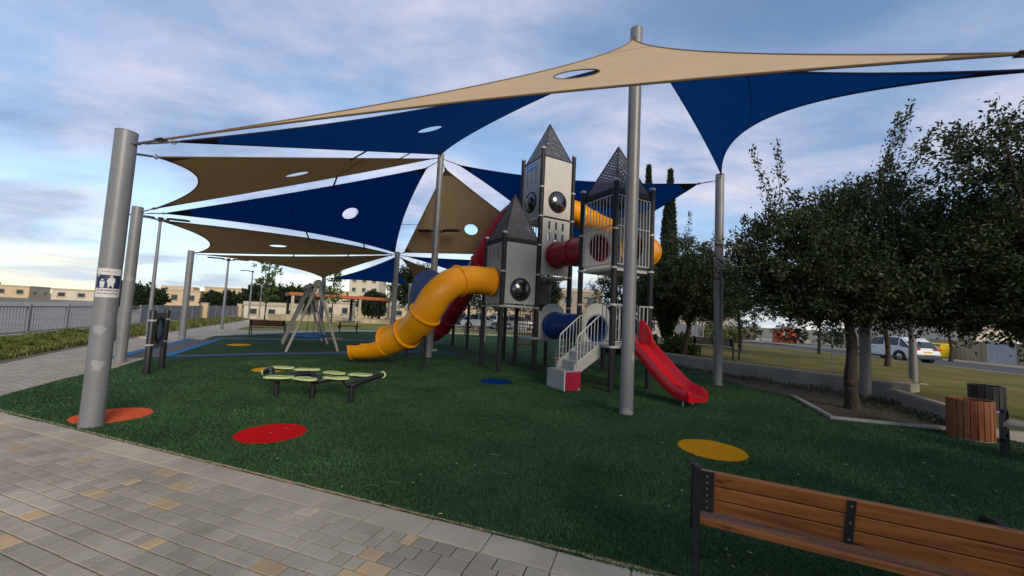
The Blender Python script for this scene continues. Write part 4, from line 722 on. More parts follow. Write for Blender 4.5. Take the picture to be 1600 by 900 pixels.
def bars(A, B, z0, z1, n=9, mid=True, r=.011, off=V((0,0,0))):
    d = (B-A).normalized(); a = A + d*.075 + off; b = B - d*.075 + off; m = MB()
    for z in (z0, z1) + (((z0*.45+z1*.55),) if mid else ()): m.tube([a+ZH*z, b+ZH*z], .015, 8)
    for q in range(n): p = a.lerp(b, q/(n-1)); m.tube([p+ZH*z0, p+ZH*z1], r if 0 < q < n-1 else .015, 8)
    return m.build('railing', 'railm', castle)
bars(G(1,1), G(1,0), 3.78, 4.6, 8, False, .014); bars(G(2,0), G(2,1), 2.9, 3.8, 8, False)
# right tower
bars(G(1,-1.7), G(1,-2.7), 2.9, 4.52, 10); bars(G(1,-2.7), G(2,-2.7), 2.9, 4.52, 11)
O, d, w = face(G(2,-1.7), G(1,-1.7), vh, 2.85); MB().plate(O, d, ZH, vh, [(0,0),(w,0),(w,1.1),(0,1.1)], (w*.5,.62,.35), .025).build('panel', 'hdpe', castle, smooth=.3)
O, d, w = face(G(2,-2.7), G(2,-1.7), uh, 2.85); MB().plate(O, d, ZH, uh, [(0,0),(w,0),(w,1.5),(0,1.5)], (w*.5,.62,.36), .025).build('panel', 'hdpe', castle, smooth=.3)
for i, j in ((1,0),(1,-1.7)):       # arched crawl-tube panels
    A, B = (G(1,0), G(2,0)) if j == 0 else (G(1,-1.7), G(2,-1.7)); n = -vh if j == 0 else vh; O, d, w = face(A, B, n, .92)
    arch = [(0,0),(w,0),(w,.80)] + [(w/2 + w/2*.8*math.cos(t), .84 + .26*math.sin(t)) for t in [PI*q/12 for q in range(13)]] + [(0,.80)]
    MB().plate(O, d, ZH, n, arch, (w/2,.43,.35), .03).build('arched_panel', 'hdpe', castle, smooth=.3)
MB().obox(G(1.75,.85,2.35), uh*.30, vh*.012, ZH*.34).build('panel', 'purp', castle)
def roof(i, j, z, apex, ov=.5):
    c = G(i+.5, j+.5); h = ov; base = [c + UU*a*h + VV*b*h for a, b in ((-1,-1),(1,-1),(1,1),(-1,1))]; sk = MB()
    for q in range(4):
        p, r_ = base[q], base[(q+1) % 4]; sk.beam(p+ZH*(z+.02), r_+ZH*(z+.02), .035, .11)
    ro = sk.build('roof', 'dark', castle)
    for q in range(4):
        p, r_ = base[q]*.985+c*.015, base[(q+1) % 4]*.985+c*.015; t = c + ZH*apex; m = MB(); p, r_ = p+ZH*(z+.07), r_+ZH*(z+.07); W = (r_-p).length; Hs = (t-(p+r_)/2).length
        m.add([p, r_, t], [(0,1,2)]); m.uv = [(0,0),(W,0),(W/2,Hs)]; m.build('roof_panel', M['perf'], ro, smooth=None)
        MB().tube([p, t], .014, 6).build('roof_rib', 'dark', ro)
roof(0,0,3.78,5.35,.5); roof(1,0,6.52,7.95,.46); roof(1,-2.7,4.62,6.0,.48)
# crawl tubes
def crawl(P, r, mat, name, rings):
    o = MB().loft(P, [(r*math.cos(2*PI*q/28), r*math.sin(2*PI*q/28)) for q in range(28)]).build(name, mat, castle, solid=.015, smooth=1.0)
    for q in rings:
        q = min(max(q,0), len(P)-1); t = (P[min(q+1,len(P)-1)] - P[max(q-1,0)]).normalized(); MB().lathe(P[q], [(r,-.035),(r+.04,-.03),(r+.05,0),(r+.04,.03),(r,.035)], 30, t).build('flange', mat, o)
    return o
lin = lambda a, b, n: [a.lerp(b, q/n) for q in range(n+1)]
crawl(lin(G(1.5,.02,3.50), G(1.5,-1.72,3.48), 12), .37, 'dred', 'crawl_tube', (1,6,11))
crawl(lin(G(1.5,.02,1.36), G(1.5,-1.72,1.36), 12), .365, 'bluep', 'crawl_tube', (1,11))
# upper yellow tube from the tall tower round to the right tower
pt = catmull([G(2.02,.5,5.22), G(2.5,.45,5.15), (2.55,12.85,4.85), (3.2,12.2,4.35), (3.62,11.3,3.8), (3.58,10.45,3.5), G(2.02,-2.2,3.47)], 7); crawl(pt, .375, 'yellow', 'tube_slide', (1,14,21,28,35,40))
# dark red tube slide behind
pt = catmull([G(1.5,1.02,5.42), (.33,13.65,5.45), (-.15,14.2,5.32), (-.6,14.62,4.85), (-1.02,15.0,4.2), (-1.5,15.6,3.3), (-2.0,16.3,2.4), (-2.5,17.0,1.7), (-2.9,17.6,1.15), (-3.3,18.1,.75), (-3.8,18.6,.52)], 5); crawl(pt, .38, 'dred', 'tube_slide', range(3,51,5))
# big yellow tube slide with open run-out
pt = catmull([G(-.02,.5,2.56), (-1.12,11.12,2.56), (-1.62,10.66,2.42), (-2.0,10.33,2.02), (-2.28,10.36,1.52), (-2.65,10.72,1.12), (-3.08,11.02,.85), (-3.5,11.22,.68)], 8)
ys = crawl(pt, .40, 'yellow', 'tube_slide', (1,))
for q, rr_ in ((14,.405),(32,.405),(44,.405)): t = (pt[q+1]-pt[q-1]).normalized(); MB().lathe(pt[q], [(rr_-.01,-.035),(rr_+.045,-.03),(rr_+.055,0),(rr_+.045,.03),(rr_-.01,.035)], 34, t).build('flange', 'yellow', ys)
ro = catmull([pt[-1], (-3.85,11.33,.57), (-4.2,11.40,.51), (-4.52,11.43,.49)], 5)
half = lambda r, a0, a1, n=18: [(r*math.cos(a0+(a1-a0)*q/n), r*math.sin(a0+(a1-a0)*q/n)) for q in range(n+1)]
MB().loft(ro, lambda t: [(a*(1+.06*t), b*(1-.06*t)) for a, b in half(.40, PI-.05, 2*PI+.05)], False).build('run_out', 'yellow', ys, solid=.018, smooth=1.0)
ed = MB()
for s in (-1, 1): ed.loft(ro, lambda t: [(s*.40*(1+.06*t)+.03*math.cos(2*PI*q/8), .01+.03*math.sin(2*PI*q/8)) for q in range(8)], True, True)
ed.build('run_out_rim', 'yellow', ys); e_ = ro[-1]; MB().tube([e_ + V((-.005,.40*1.06*math.cos(a),.385*math.sin(a))) for a in [PI+PI*q/16 for q in range(17)]], .03, 8).build('end_lip', 'yellow', ys)
t = (pt[-1]-pt[-3]).normalized(); sdv = t.cross(ZH).normalized(); u = sdv.cross(t); MB().tube([pt[-1] + sdv*.415*math.cos(a) + u*.415*math.sin(a) for a in [PI*q/18 for q in range(19)]], .035, 8).build('mouth_rim', 'yellow', ys)
for x, y, z in ((-4.42,11.42,.12),(-2.87,11.0,.62),(-2.3,10.45,1.05)): MB().cyl((x,y,-.05), .035, z+.05, 10).build('support', 'dark', ys)
bw, bh = .50, 1.55; cb = V((-2.50,11.6,1.30)); ex = V((.93,.36,0)).normalized(); prof = [(-bw,0),(bw,0),(bw,1.0)] + [(bw*math.cos(a), 1.0+.55*math.sin(a)) for a in [PI*q/16 for q in range(1,16)]] + [(-bw,1.0)]
MB().prism([cb + ex*a + ZH*b for a, b in prof], ZH.cross(ex)*.03).build('side_board', 'navyb', ys, bevel=.008); MB().cyl((-2.50,11.63,-.05), .035, 1.5, 10).build('support', 'dark', ys)
# staircase
stt = MB().prism([G(.14,-2.40,0), G(.52,-2.40,0), G(.52,-1.84,0), G(.14,-1.84,0)], (0,0,.43)).build('staircase', 'hdpe', castle, bevel=.006)
O = G(.15,-2.405,.012); L_ = UU.length*.36; MB().prism([O + uh*a + ZH*b for a, b in [(0,0),(L_-.12,0)] + [(L_-.12+.12*math.sin(t), .12-.12*math.cos(t)) for t in [PI/2*q/8 for q in range(1,9)]] + [(L_,.40),(0,.40)]], -vh*.018).build('step_side', 'crim', stt)
MB().obox(G(.145,-2.41,.215), uh*.008, vh*.012, ZH*.215).build('edge_strip', 'white', stt); 
for j in (-2.40,-1.86):
    MB().prism([G(.36,j,.40), G(.52,j,.40), G(1.0,j,.74), G(1.0,j,1.04), G(.46,j,.66), G(.36,j,.55)], vh*.03).build('stringer', 'hdpe', stt)
for q, (i, z) in enumerate(((.54,.62),(.70,.82),(.86,1.0))): MB().prism([G(i-.04,-2.37,z-.03), G(i+.16,-2.37,z-.03), G(i+.16,-1.87,z-.03), G(i-.04,-1.87,z-.03)], (0,0,.03)).build('tread', 'railm', stt); MB().prism([G(i-.03,-2.37,z-.2), G(i-.02,-2.37,z-.2), G(i-.02,-1.87,z-.2), G(i-.03,-1.87,z-.2)], (0,0,.17)).build('riser', 'hdpe', stt)
for j in (-2.40,-1.84):
    m = MB(); lo_ = lambda i: .60 + (i-.42)*.78; hi_ = lambda i: 1.20 + (i-.42)*.95
    m.tube([G(.42,j,.5), G(.42,j,hi_(.42)-.04), G(.45,j,hi_(.45)), G(.90,j,hi_(.90)), G(.99,j,hi_(.9)+.03)], .016, 8); m.tube([G(.42,j,lo_(.42)), G(.97,j,lo_(.97))], .014, 8)
    for q in range(6): i = .50+.082*q; m.tube([G(i,j,lo_(i)), G(i,j,hi_(i))], .010, 8)
    m.build('handrail', 'railm', stt)
for A, B in ((G(1,-2.7), G(1.28,-2.7)), (G(1.72,-2.7), G(2,-2.7)), (G(1,-2.7), G(1,-2.42))):
    d = (B-A).normalized(); s_ = 1 if A != G(1.72,-2.7) else -1; m = MB(); a, b = (A + d*.07, B) if s_ == 1 else (A, B - d*.07)
    m.tube([a+ZH*1.95, b+ZH*1.95], .015, 8); m.tube([a+ZH*1.12, b+ZH*1.12], .015, 8)
    for q in range(3): p = a.lerp(b, q/2); m.tube([p+ZH*1.12, p+ZH*1.95], .013, 8)
    m.build('guard_rail', 'railm', castle)
bars(G(2,-2.7), G(2,-1.7), 1.1, 1.95, 8, False)
# open red slide
base = G(1.5,-2.7); sp = [(0,1.08),(.18,1.06),(.38,.95),(.6,.78),(.9,.54),(1.2,.32),(1.4,.22),(1.6,.185),(1.75,.17)]
pth = catmull([base - vh*dd + ZH*z for dd, z in sp], 4)
def sprof(t):
    x_ = min(1, max(0, (t-.04)/.2)); h = .36*(1-x_*x_*(3-2*x_)) + .17*(1 if t < .9 else 1-(t-.9)*4); return [(-.29,h),(-.265,h+.03),(-.24,h),(-.225,.06),(-.17,.01),(.17,.01),(.225,.06),(.24,h),(.265,h+.03),(.29,h),(.29,-.02),(.26,-.06),(-.26,-.06),(-.29,-.02)]
sl_ = MB().loft(pth, sprof, True, True).build('slide', 'red', castle, smooth=.7)
m = MB()
for s in (-1,1): m.loft(pth[4:-2], [(s*.292+.008*math.cos(2*PI*q/6), .06+.012*math.sin(2*PI*q/6)) for q in range(6)], True, True)
m.build('slide_rib', 'red', sl_)
for s in (-.14,.14): p = base - vh*1.52 + uh*s; MB().cyl((p.x,p.y,-.05), .022, .24, 8).build('slide_foot', 'railm', sl_)
# red rope ladder and low frame at the back
m = MB()
for q in range(7): p = V((.25+.09*q, 13.6+.05*q, 0)); m.tube([p+ZH*.55, p+ZH*1.85], .012, 6)
for z in (.6,.95,1.3,1.65): m.tube([(.25,13.6,z),(.82,13.92,z)], .011, 6)
m.build('rope_net', 'dred', castle); cpost(0,0,1.9,P=V((.2,13.56,0))); cpost(0,0,1.9,P=V((.88,13.96,0)))
m = MB(); m.tube([(1.5,12.5,.0),(1.5,12.5,.9)], .018, 8); m.tube([(1.85,12.7,0),(1.85,12.7,.9)], .018, 8)
for z in (.22,.45,.68): m.tube([(1.5,12.5,z),(1.85,12.7,z)], .014, 8)
m.build('ladder', 'railm', castle)

# ================================================================== other play equipment
# round picture panel between two dark posts
A, B = V((-7.49,8.16,0)), V((-7.98,9.05,0)); d = (B-A).normalized(); nrm = d.cross(ZH)
pp = empty('activity_stand', A.lerp(B,.5), 'taupe play panel with a round picture dial between two black posts', 'play board')
for p in (A, B):
    o = MB().lathe((p.x,p.y,0), [(.06,-.05),(.06,1.33),(.05,1.345),(.001,1.35)], 20).build('post', 'black', pp)
    for z in (.62,1.13): MB().lathe((p.x,p.y,z), [(.061,-.02),(.075,-.017),(.075,.017),(.061,.02)], 20).build('clamp', 'railm', o)
w = (B-A).length - .2; O = A + d*.1 + ZH*.52 - nrm*.015; MB().plate(O, d, ZH, nrm, [(0,0),(w,0),(w,.76),(0,.76)], (w/2,.39,.27), .03).build('board', 'taupe', pp, smooth=.3)
dl = MB().cyl(O + d*w/2 + ZH*.39 + nrm*.005, .268, .02, 36, None, nrm).build('dial', 'dial', pp); MB().ring(O + d*w/2 + ZH*.39 + nrm*.03, nrm, .275, .028, 40, 8).build('dial_ring', 'black', dl); MB().ring(O + d*w/2 + ZH*.39 + nrm*.03, nrm, .225, .014, 40, 6).build('dial_band', 'bluep', dl)
# leaf-shaped stepping beam
sb = empty('stepping_beam', (-3.3,6.8,0), 'low black beam with seven lime green leaf shaped treads', 'stepping beam')
for x, y, h in ((-3.99,6.82,.34),(-3.33,6.76,.34),(-2.61,6.62,.34)): MB().lathe((x,y,0), [(.042,-.05),(.042,h)], 14).build('post', 'black', sb)
MB().tube(catmull([(-4.62,7.45,.30),(-4.45,7.4,.37),(-4.2,7.05,.30),(-3.99,6.82,.30),(-3.75,6.9,.36),(-3.6,7.15,.37),(-3.33,6.9,.31),(-3.33,6.76,.30),(-3.1,6.85,.34),(-2.95,7.0,.35),(-2.75,6.75,.30),(-2.61,6.62,.30),(-2.5,6.85,.34),(-2.3,7.2,.40)], 6), .048, 12).build('beam', 'black', sb)
leafp = [(.235,0),(.20,.07),(.13,.115),(.05,.10),(-.02,.125),(-.11,.115),(-.18,.08),(-.225,.03),(-.20,-.02),(-.225,-.07),(-.15,-.12),(-.06,-.105),(.02,-.125),(.11,-.115),(.19,-.07)]
for q, (x, y) in enumerate(((-4.4,7.67),(-3.87,7.58),(-3.23,7.34),(-2.72,7.28),(-3.86,6.65),(-3.4,6.62),(-2.98,6.85))):
    a = .3*math.sin(q*2.1)-.1; ca_, sa_ = math.cos(a), math.sin(a); P = [V((x+u*ca_-v*sa_, y+u*sa_+v*ca_, .355)) for u, v in leafp]
    o = MB().prism(P, (0,0,.028)).build('tread', 'lime', sb, bevel=.006); MB().prism([V((x,y,.31)).lerp(p-V((0,0,.03)), .6) for p in P], (0,0,.03)).build('tread_bracket', 'black', o)
    m = MB(); m.beam((x-.2*ca_,y-.2*sa_,.384), (x+.2*ca_,y+.2*sa_,.384), .014, .004)
    for s in (-.09,0,.08):
        for e in (-1,1): m.beam((x+s*ca_, y+s*sa_, .384), (x+(s+.06)*ca_-e*.085*sa_, y+(s+.06)*sa_+e*.085*ca_, .384), .008, .004)
    m.build('leaf_vein', 'limed', o)
MB().ring((-4.63,7.45,.30), (1,.1,.1), .045, .014, 16, 6).build('end_ring', 'lime', sb); MB().ring((-2.29,7.21,.40), (1,-.6,.4), .05, .016, 16, 6).build('end_ring', 'lime', sb)
# nest swing on three A-frames
sw = empty('nest_swing', (-8.0,15.6,0), 'nest swing with pale grey A frames and a blue basket seat', 'swing')
fr = [((-7.52,13.18),(-6.16,14.12)), ((-9.07,15.63),(-7.67,16.53)), ((-9.75,16.75),(-8.5,17.75))]; tops = []
for a, b in fr:
    mid = V(((a[0]+b[0])/2, (a[1]+b[1])/2, 2.36)); tops.append(mid)
    for c, s in ((a,-1),(b,1)):
        p = V((*c,-.03)); tp = mid + (p-mid).normalized()*.1; MB().tube([p, p.lerp(tp,.5), tp, mid + (mid-p).normalized()*.16], lambda t: .042+.012*t, 10).build('leg', 'swingm', sw)
    m = MB(); m.cyl(mid - V((.09,.06,.10)), .10, .05, 12, .12); m.box(mid, (.26,.2,.2)); m.build('bracket', 'swingm', sw, bevel=.03)
MB().tube([tops[0], tops[1], tops[2]], .05, 12).build('top_beam', 'swingm', sw)
sc0 = tops[0].lerp(tops[1], .47); sc0.z = .47; seat = MB(); seat.ring(sc0, (0,0,1), .56, .055, 40, 10); seat.lathe(sc0 - V((0,0,.05)), [(.001,-.02),(.3,-.015),(.55,.03)], 32); seat.build('basket_seat', 'swingb', sw)
for a in (.8,2.3,3.9,5.4):
    e = sc0 + V((.56*math.cos(a), .56*math.sin(a), .03)); tp = tops[0].lerp(tops[1], .47 + (.12 if math.sin(a) > 0 else -.12)); MB().tube([e, tp], .010, 5).build('rope', 'dark', sw)
for tp in (tops[0].lerp(tops[1],.35), tops[0].lerp(tops[1],.59)): MB().ring(tp, tops[1]-tops[0], .06, .014, 14, 6).build('hanger', 'dark', sw)

# ================================================================== benches and bins
def bench(loc, rz, label, wood=WOOD, L=1.4, arms=False, top=.78, seat=.43, bolts=False, group='park benches'):
    root = empty('bench', loc, label, 'bench', group, rz); bk = V((0,-.23,0))
    lean = lambda z: -.20 - (z-seat)*.28
    zs = [seat+.055 + q*(top-seat-.06)/3 for q in range(4)]
    for q in range(3):
        z0, z1 = zs[q]+.002, zs[q+1]-.004; MB().obox((0,(lean(z0)+lean(z1))/2,(z0+z1)/2), (L/2,0,0), (0,.021,0), (0,(lean(z1)-lean(z0))/2,(z1-z0)/2)).build('backrest_plank', wood, root, True, bevel=.005)
    for q in range(3): MB().box((0,-.15+q*.135,seat-.02+.004*q), (L,.128,.042)).build('seat_plank', wood, root, True, bevel=.005)
    for s in (-1,1):
        x = s*(L/2+.012)
        if bolts: MB().prism([(x+s*.022,y,z) for y, z in ((lean(top)-.045,top+.03),(lean(top)+.02,top+.045),(lean(top)+.10,top-.02),(-.06,seat+.10),(-.09,seat-.06),(-.16,seat-.10),(-.22,seat-.02),(-.26,seat+.12))], (s*.012,0,0)).build('side_plate', 'black', root, True, bevel=.004)
        o = MB(); o.prism([(x-.02,y,z) for y, z in ((-.25,0),(-.19,0),(-.17,seat-.05),(lean(top)+.05,top+.015),(lean(top)-.03,top+.015),(-.24,seat-.03))], (.04,0,0)); lg = o.build('leg', 'black', root, True, bevel=.006)
        MB().prism([(x-.02,y,z) for y, z in ((.16,0),(.22,0),(.20,seat-.045),(-.19,seat-.045),(-.19,seat-.10),(.14,seat-.12))], (.04,0,0)).build('leg', 'black', root, True, bevel=.006)
        MB().obox((x-s*.055,(lean(zs[0])+lean(zs[3]))/2-.027,(zs[0]+zs[3])/2), (.036,0,0), (0,.004,0), (0,(lean(zs[3])-lean(zs[0]))/2,(zs[3]-zs[0])/2)).build('bracket_plate', 'black', lg, True)
        if bolts:
            m = MB()
            for q in range(6): z = zs[0]+.03+q*(zs[3]-zs[0]-.06)/5; m.cyl((x-s*.055, lean(z)-.031, z), .006, .004, 8, None, (0,-1,0))
            m.build('bolt', 'zinc', lg, True)
        if arms: MB().loft(catmull([(x,lean(seat+.2)+.0,seat+.19),(x,.0,seat+.21),(x,.2,seat+.20),(x,.27,seat+.12),(x,.24,seat-.04),(x,.2,seat-.1)],5), [(-.022,-.012),(.022,-.012),(.022,.012),(-.022,.012)], True, True).build('armrest', 'black', root, True)
        else: MB().loft(catmull([(x,lean(top)+.01,top-.02),(x,-.1,seat+.19),(x,.1,seat+.2),(x,.22,seat+.16),(x,.235,seat-.03)],5), [(-.02,-.010),(.02,-.010),(.02,.010),(-.02,.010)], True, True).build('armrest', 'black', root, True)
    stp = MB().obox((0,(lean(zs[0])+lean(zs[3]))/2-.027,(zs[0]+zs[3])/2), (.018,0,0), (0,.004,0), (0,(lean(zs[3])-lean(zs[0]))/2*.95,(zs[3]-zs[0])/2*.95)).build('strap', 'black', root, True)
    if bolts:
        m = MB()
        for z in (zs[0]+.035, (zs[0]+zs[3])/2, zs[3]-.035): m.cyl((0, lean(z)-.031, z), .006, .004, 8, None, (0,-1,0))
        m.build('bolt', 'zinc', stp, True)
    return root
bench((1.916,2.316,0), math.atan2(-.435,.90), 'orange brown wooden bench in the foreground seen from behind', L=1.40, top=.755, seat=.44, bolts=True)
b2 = empty('bench', (7.36,4.92,0), 'backless bench with a black curved armrest at the right edge beside the wooden bin', 'bench', 'park benches', math.atan2(-.83,.55))
for q in range(4): MB().box((0,-.21+q*.14,.44), (1.4,.132,.045)).build('seat_plank', WOODG, b2, True, bevel=.005)
for sg in (-1,1):
    MB().loft(catmull([(sg*.71,-.24,0),(sg*.71,-.25,.3),(sg*.71,-.22,.52),(sg*.71,-.05,.60),(sg*.71,.15,.60),(sg*.71,.25,.50),(sg*.71,.24,.25),(sg*.71,.24,0)],6), [(-.025,-.012),(.025,-.012),(.025,.012),(-.025,.012)], True, True).build('armrest', 'black', b2, True)
    MB().box((sg*.69,0,.395), (.05,.5,.045)).build('seat_bearer', 'black', b2, True)
bench((-12.05,19.45,0), math.atan2(.55,1.33), 'red brown bench on the far turf edge left of the swing', wood_mat('redwood',(.10,.03,.016),(.20,.065,.03),(1.6,22,22)), 1.45, True)
bench((-6.6,24.5,0), .3, 'red brown bench beyond the yellow slide', MATS['redwood'], 1.5, True)
bench((5.6,15.9,.38), -1.05, 'weathered dark bench above the low wall behind the red slide, the left one of two', WOODG, 1.35, False, .75); bench((7.75,14.6,.38), -1.0, 'weathered dark bench above the low wall right behind the slim oak trunk', WOODG, 1.45, False, .75)
def picnic(x, y, rz, label):
    r = empty('picnic_table', (x,y,0), label, 'picnic table', 'picnic tables', rz)
    for q in (-1,0,1): MB().box((0,q*.2,.72), (1.5,.18,.04)).build('table_plank', MATS['redwood'], r, True)
    for s in (-1,1): MB().box((0,s*.62,.43), (1.5,.24,.04)).build('seat_plank', MATS['redwood'], r, True)
    for s in (-1,1): m = MB(); m.tube(catmull([(s*.5,-.62,.41),(s*.5,-.3,.3),(s*.5,0,.66),(s*.5,.3,.3),(s*.5,.62,.41)],4), .03, 8); m.tube([(s*.5,0,0),(s*.5,0,.7)], .04, 8); m.build('leg', 'black', r, True)
picnic(-10.2,24.6,.25,'picnic table with black curved legs behind the swing'); picnic(-2.6,27.0,.2,'picnic table seen between the red slide and the castle posts')
def slat_bin(x, y, z, r, h, n, mat, label, tilt=0):
    root = empty('litter_bin', (x,y,z), label, 'litter bin')
    MB().lathe((x,y,z), [(r*.82,.03),(r*.84,h*.9),(r*.78,h*.9),(r*.76,.06),(.001,.05)], 24).build('liner', 'black', root); MB().lathe((x,y,z), [(r*.98,-.01),(r*.98,.02),(r*.6,.03)], 24).build('base_plate', 'conc', root); MB().ring((x,y,z+h*.93), (0,0,1), r*.86, .012, 28, 6).build('top_ring', 'black', root)
    for q in range(n):
        a = 2*PI*q/n; c, s = math.cos(a), math.sin(a); w = PI*r/n*.86; p = V((x+r*.93*c, y+r*.93*s, z+.02+h/2)); e = V((-s,c,0)); o = V((c,s,0)); MB().obox(p + V((0,0,random.uniform(-.004,.004))), e*w, o*.014, V((0,0,h/2)) + o*tilt).build('slat', mat, root, bevel=.004)
slat_bin(7.42,6.30,0,.265,.60,22,WOODZ,'round litter bin of upright red brown wooden slats'); slat_bin(9.22,7.55,.24,.24,.44,16,M['black'],'dark slatted bin on the lawn behind the wooden bin')

# ================================================================== fence on the left
fa_, fb_ = V((-14.9,9.6,-.05)), V((-30.9,44.5,-.05)); fd = (fb_-fa_).normalized(); FL = (fb_-fa_).length; fn = ZH.cross(fd)
fence = empty('metal_fence', fa_, 'grey metal fence with pickets nearby and closed panels further along', 'fence')
MB().beam(fa_+ZH*.08, fb_+ZH*.08, .2, .26).build('footing', 'cap', fence)
s = 0; k = 0
while s < FL-1.2:
    p = fa_ + fd*s; e = 2.15; MB().beam(p, p+ZH*1.22, .09, .12, fd).build('post', 'fencem', fence)
    if s < 12.5:
        m = MB(); m.beam(p+ZH*1.14+fd*.05, p+fd*(e-.05)+ZH*1.14, .05, .05); m.beam(p+ZH*.27+fd*.05, p+fd*(e-.05)+ZH*.27, .05, .05)
        for q in range(1,15): m.beam(p+fd*(e*q/15)+ZH*.27, p+fd*(e*q/15)+ZH*1.14, .013, .016, fd)
        m.build('picket_panel', 'fencem', fence)
    else:
        MB().obox(p+fd*e/2+ZH*.70, fd*(e/2-.05), fn*.015, ZH*.47).build('closed_panel', 'fencep', fence); MB().beam(p+fd*.05+ZH*1.19, p+fd*(e-.05)+ZH*1.19, .06, .05).build('top_rail', 'fencem', fence)
    s += e
for q, (t, lab) in enumerate(((24.2,'cream square pillar interrupting the grey fence'), (37.2,'cream pillar at the far end of the grey fence'))):
    p = fa_ + fd*t - fn*.12; r = empty('fence_pillar', p, lab, 'pillar'); MB().rbox(p+ZH*.7, (.42,.42,1.4), math.atan2(fd.y,fd.x)).build('shaft', 'housec', r); MB().rbox(p+ZH*1.43, (.5,.5,.07), math.atan2(fd.y,fd.x)).build('pillar_cap', 'cap', r)

# ================================================================== buildings
def house(x, y, w, d, h, rz, mat, label, z=-.42, win=3, extra=None, storeys=2, name='house'):
    r = empty(name, (x,y,z), label, 'building', 'houses', rz)
    MB().box((0,0,h/2), (w,d,h)).build('wall', mat, r, True)
    m = MB()
    for a, b in (((-w/2-.1,-d/2),(w/2+.1,-d/2)),((-w/2-.1,d/2),(w/2+.1,d/2)),((-w/2,-d/2),(-w/2,d/2)),((w/2,-d/2),(w/2,d/2))): m.beam((*a,h+.2), (*b,h+.2), .3, .46)
    m.build('roof_parapet', 'cap', r, True)
    if extra: ew, eh, ex_ = extra; MB().box((ex_,0,h+eh/2), (ew,d*.6,eh)).build('roof_room', mat, r, True)
    for fl_ in range(storeys):
        for q in range(win):
            wx = -w/2 + w*(q+.5)/win; wz = h*(fl_+.55)/storeys; o = MB().box((wx,-d/2-.02,wz), (w/win*.42,.08,h/storeys*.42)).build('window', 'shutter', r, True); MB().box((wx,-d/2-.065,wz), (w/win*.34,.03,h/storeys*.34)).build('pane', 'glass', o, True); MB().box((wx,-d/2-.1,wz-h/storeys*.23), (w/win*.5,.2,.08)).build('sill', 'cap', o, True)
    for s in (-1,):
        for q in range(2): o = MB().box((w/2+.02,-d/4+q*d/2,h*.5), (.08,d*.18,h*.25)).build('window', 'shutter', r, True); MB().box((w/2+.07,-d/4+q*d/2,h*.5), (.03,d*.14,h*.21)).build('pane', 'glass', o, True)
    return r
house(-168,124,24,12,3.5,.5,M['housec'],'low sunlit flat roofed house at the far left',win=6,storeys=1,extra=(9,1.3,-3)); house(-196,124,18,12,3.0,.5,M['housep'],'pale low house at the left picture edge',win=4,storeys=1)
house(-140,132,18,12,3.2,.5,M['housep'],'pale single storey house between the first and second house',win=4,storeys=1); house(-110,126,17,12,4.6,.45,M['housec'],'sunlit cream house behind the second pole',win=4,storeys=1,extra=(8,1.6,2)); house(-97,134,12,12,6.2,.45,M['housec'],'taller sunlit house behind the path pole',win=3,storeys=2)
house(-31.5,52,6,5,1.75,.4,M['housep'],'pale low building at the end of the grey fence',win=3,storeys=1); house(-31.5,66,9,6,2.6,.3,M['housep'],'long pale building behind the lamps and young tree',win=4,storeys=1,extra=(3,.9,2))
house(-44.5,120,8.5,10,11.6,.1,M['housep'],'tall cream apartment block behind the pergola',win=3,storeys=4,name='apartment_block'); house(-55,122,9,10,6.4,.1,M['housec'],'lower block beside the tall apartment block',win=3,storeys=2,name='apartment_block')
house(-24,80,18,8,2.5,.15,M['housec'],'wide sunlit building behind the pergola',win=6,storeys=1); house(10.6,64,7,8,6.2,.0,M['stone'],'sunlit stone house seen between the castle posts',win=2,storeys=2); house(-3,80,16,8,3.0,.0,M['housec'],'low sunlit building behind the parked cars',win=5,storeys=1)
house(30,66,14,8,5.4,-.5,M['housep'],'pale house across the road behind the oaks',win=4,storeys=2); house(45,40,9,14,5.0,-.1,M['housep'],'pale house behind the stone wall at the right',win=3,storeys=2)
# pergola
pg = empty('pergola', (-18.5,43,0), 'long pergola with orange brown flat roof and pale posts', 'pergola')
pa, pb = V((-22.9,40,2.55)), V((-14.2,46.2,2.55)); pd = (pb-pa).normalized(); pq = ZH.cross(pd)
MB().obox((pa+pb)/2 + pq*2.0 + ZH*.18, pd*((pb-pa).length/2), pq*2.2, ZH*.17).build('roof', 'rooft', pg, bevel=.03)
for q in range(4):
    p = pa.lerp(pb, .03+.94*q/3); MB().beam(V((p.x,p.y,-.05)), V((p.x,p.y,2.55)), .26, .26, pd).build('post', 'postw', pg); e = p + pq*3.9; MB().beam(V((e.x,e.y,-.05)), V((e.x,e.y,2.55)), .26, .26, pd).build('post', 'dark', pg)
    MB().rbox((p.x,p.y,.28), (.7,.7,.62), math.atan2(pd.y,pd.x)).build('plinth', 'cap', pg)
for q in range(8): e = pa.lerp(pb, .1+.8*q/7) + pq*1.9; MB().beam(V((e.x,e.y,2.3)) - pq*1.9, V((e.x,e.y,2.3)) + pq*1.9, .1, .16).build('rafter', 'dark', pg)
picnic(-19.2,42.8,.6,'picnic table under the left half of the pergola'); picnic(-15.8,45.5,.6,'picnic table under the right half of the pergola')
wall('garden_wall', [(-23.5,37.8),(-18.0,41.4)], .62, .3, 'low stone planter wall in front of the pergola, left part', body='stone'); wall('garden_wall', [(-16.5,41.5),(-11.5,42.5)], .5, .3, 'low stone planter wall in front of the pergola, right part', body='stone')
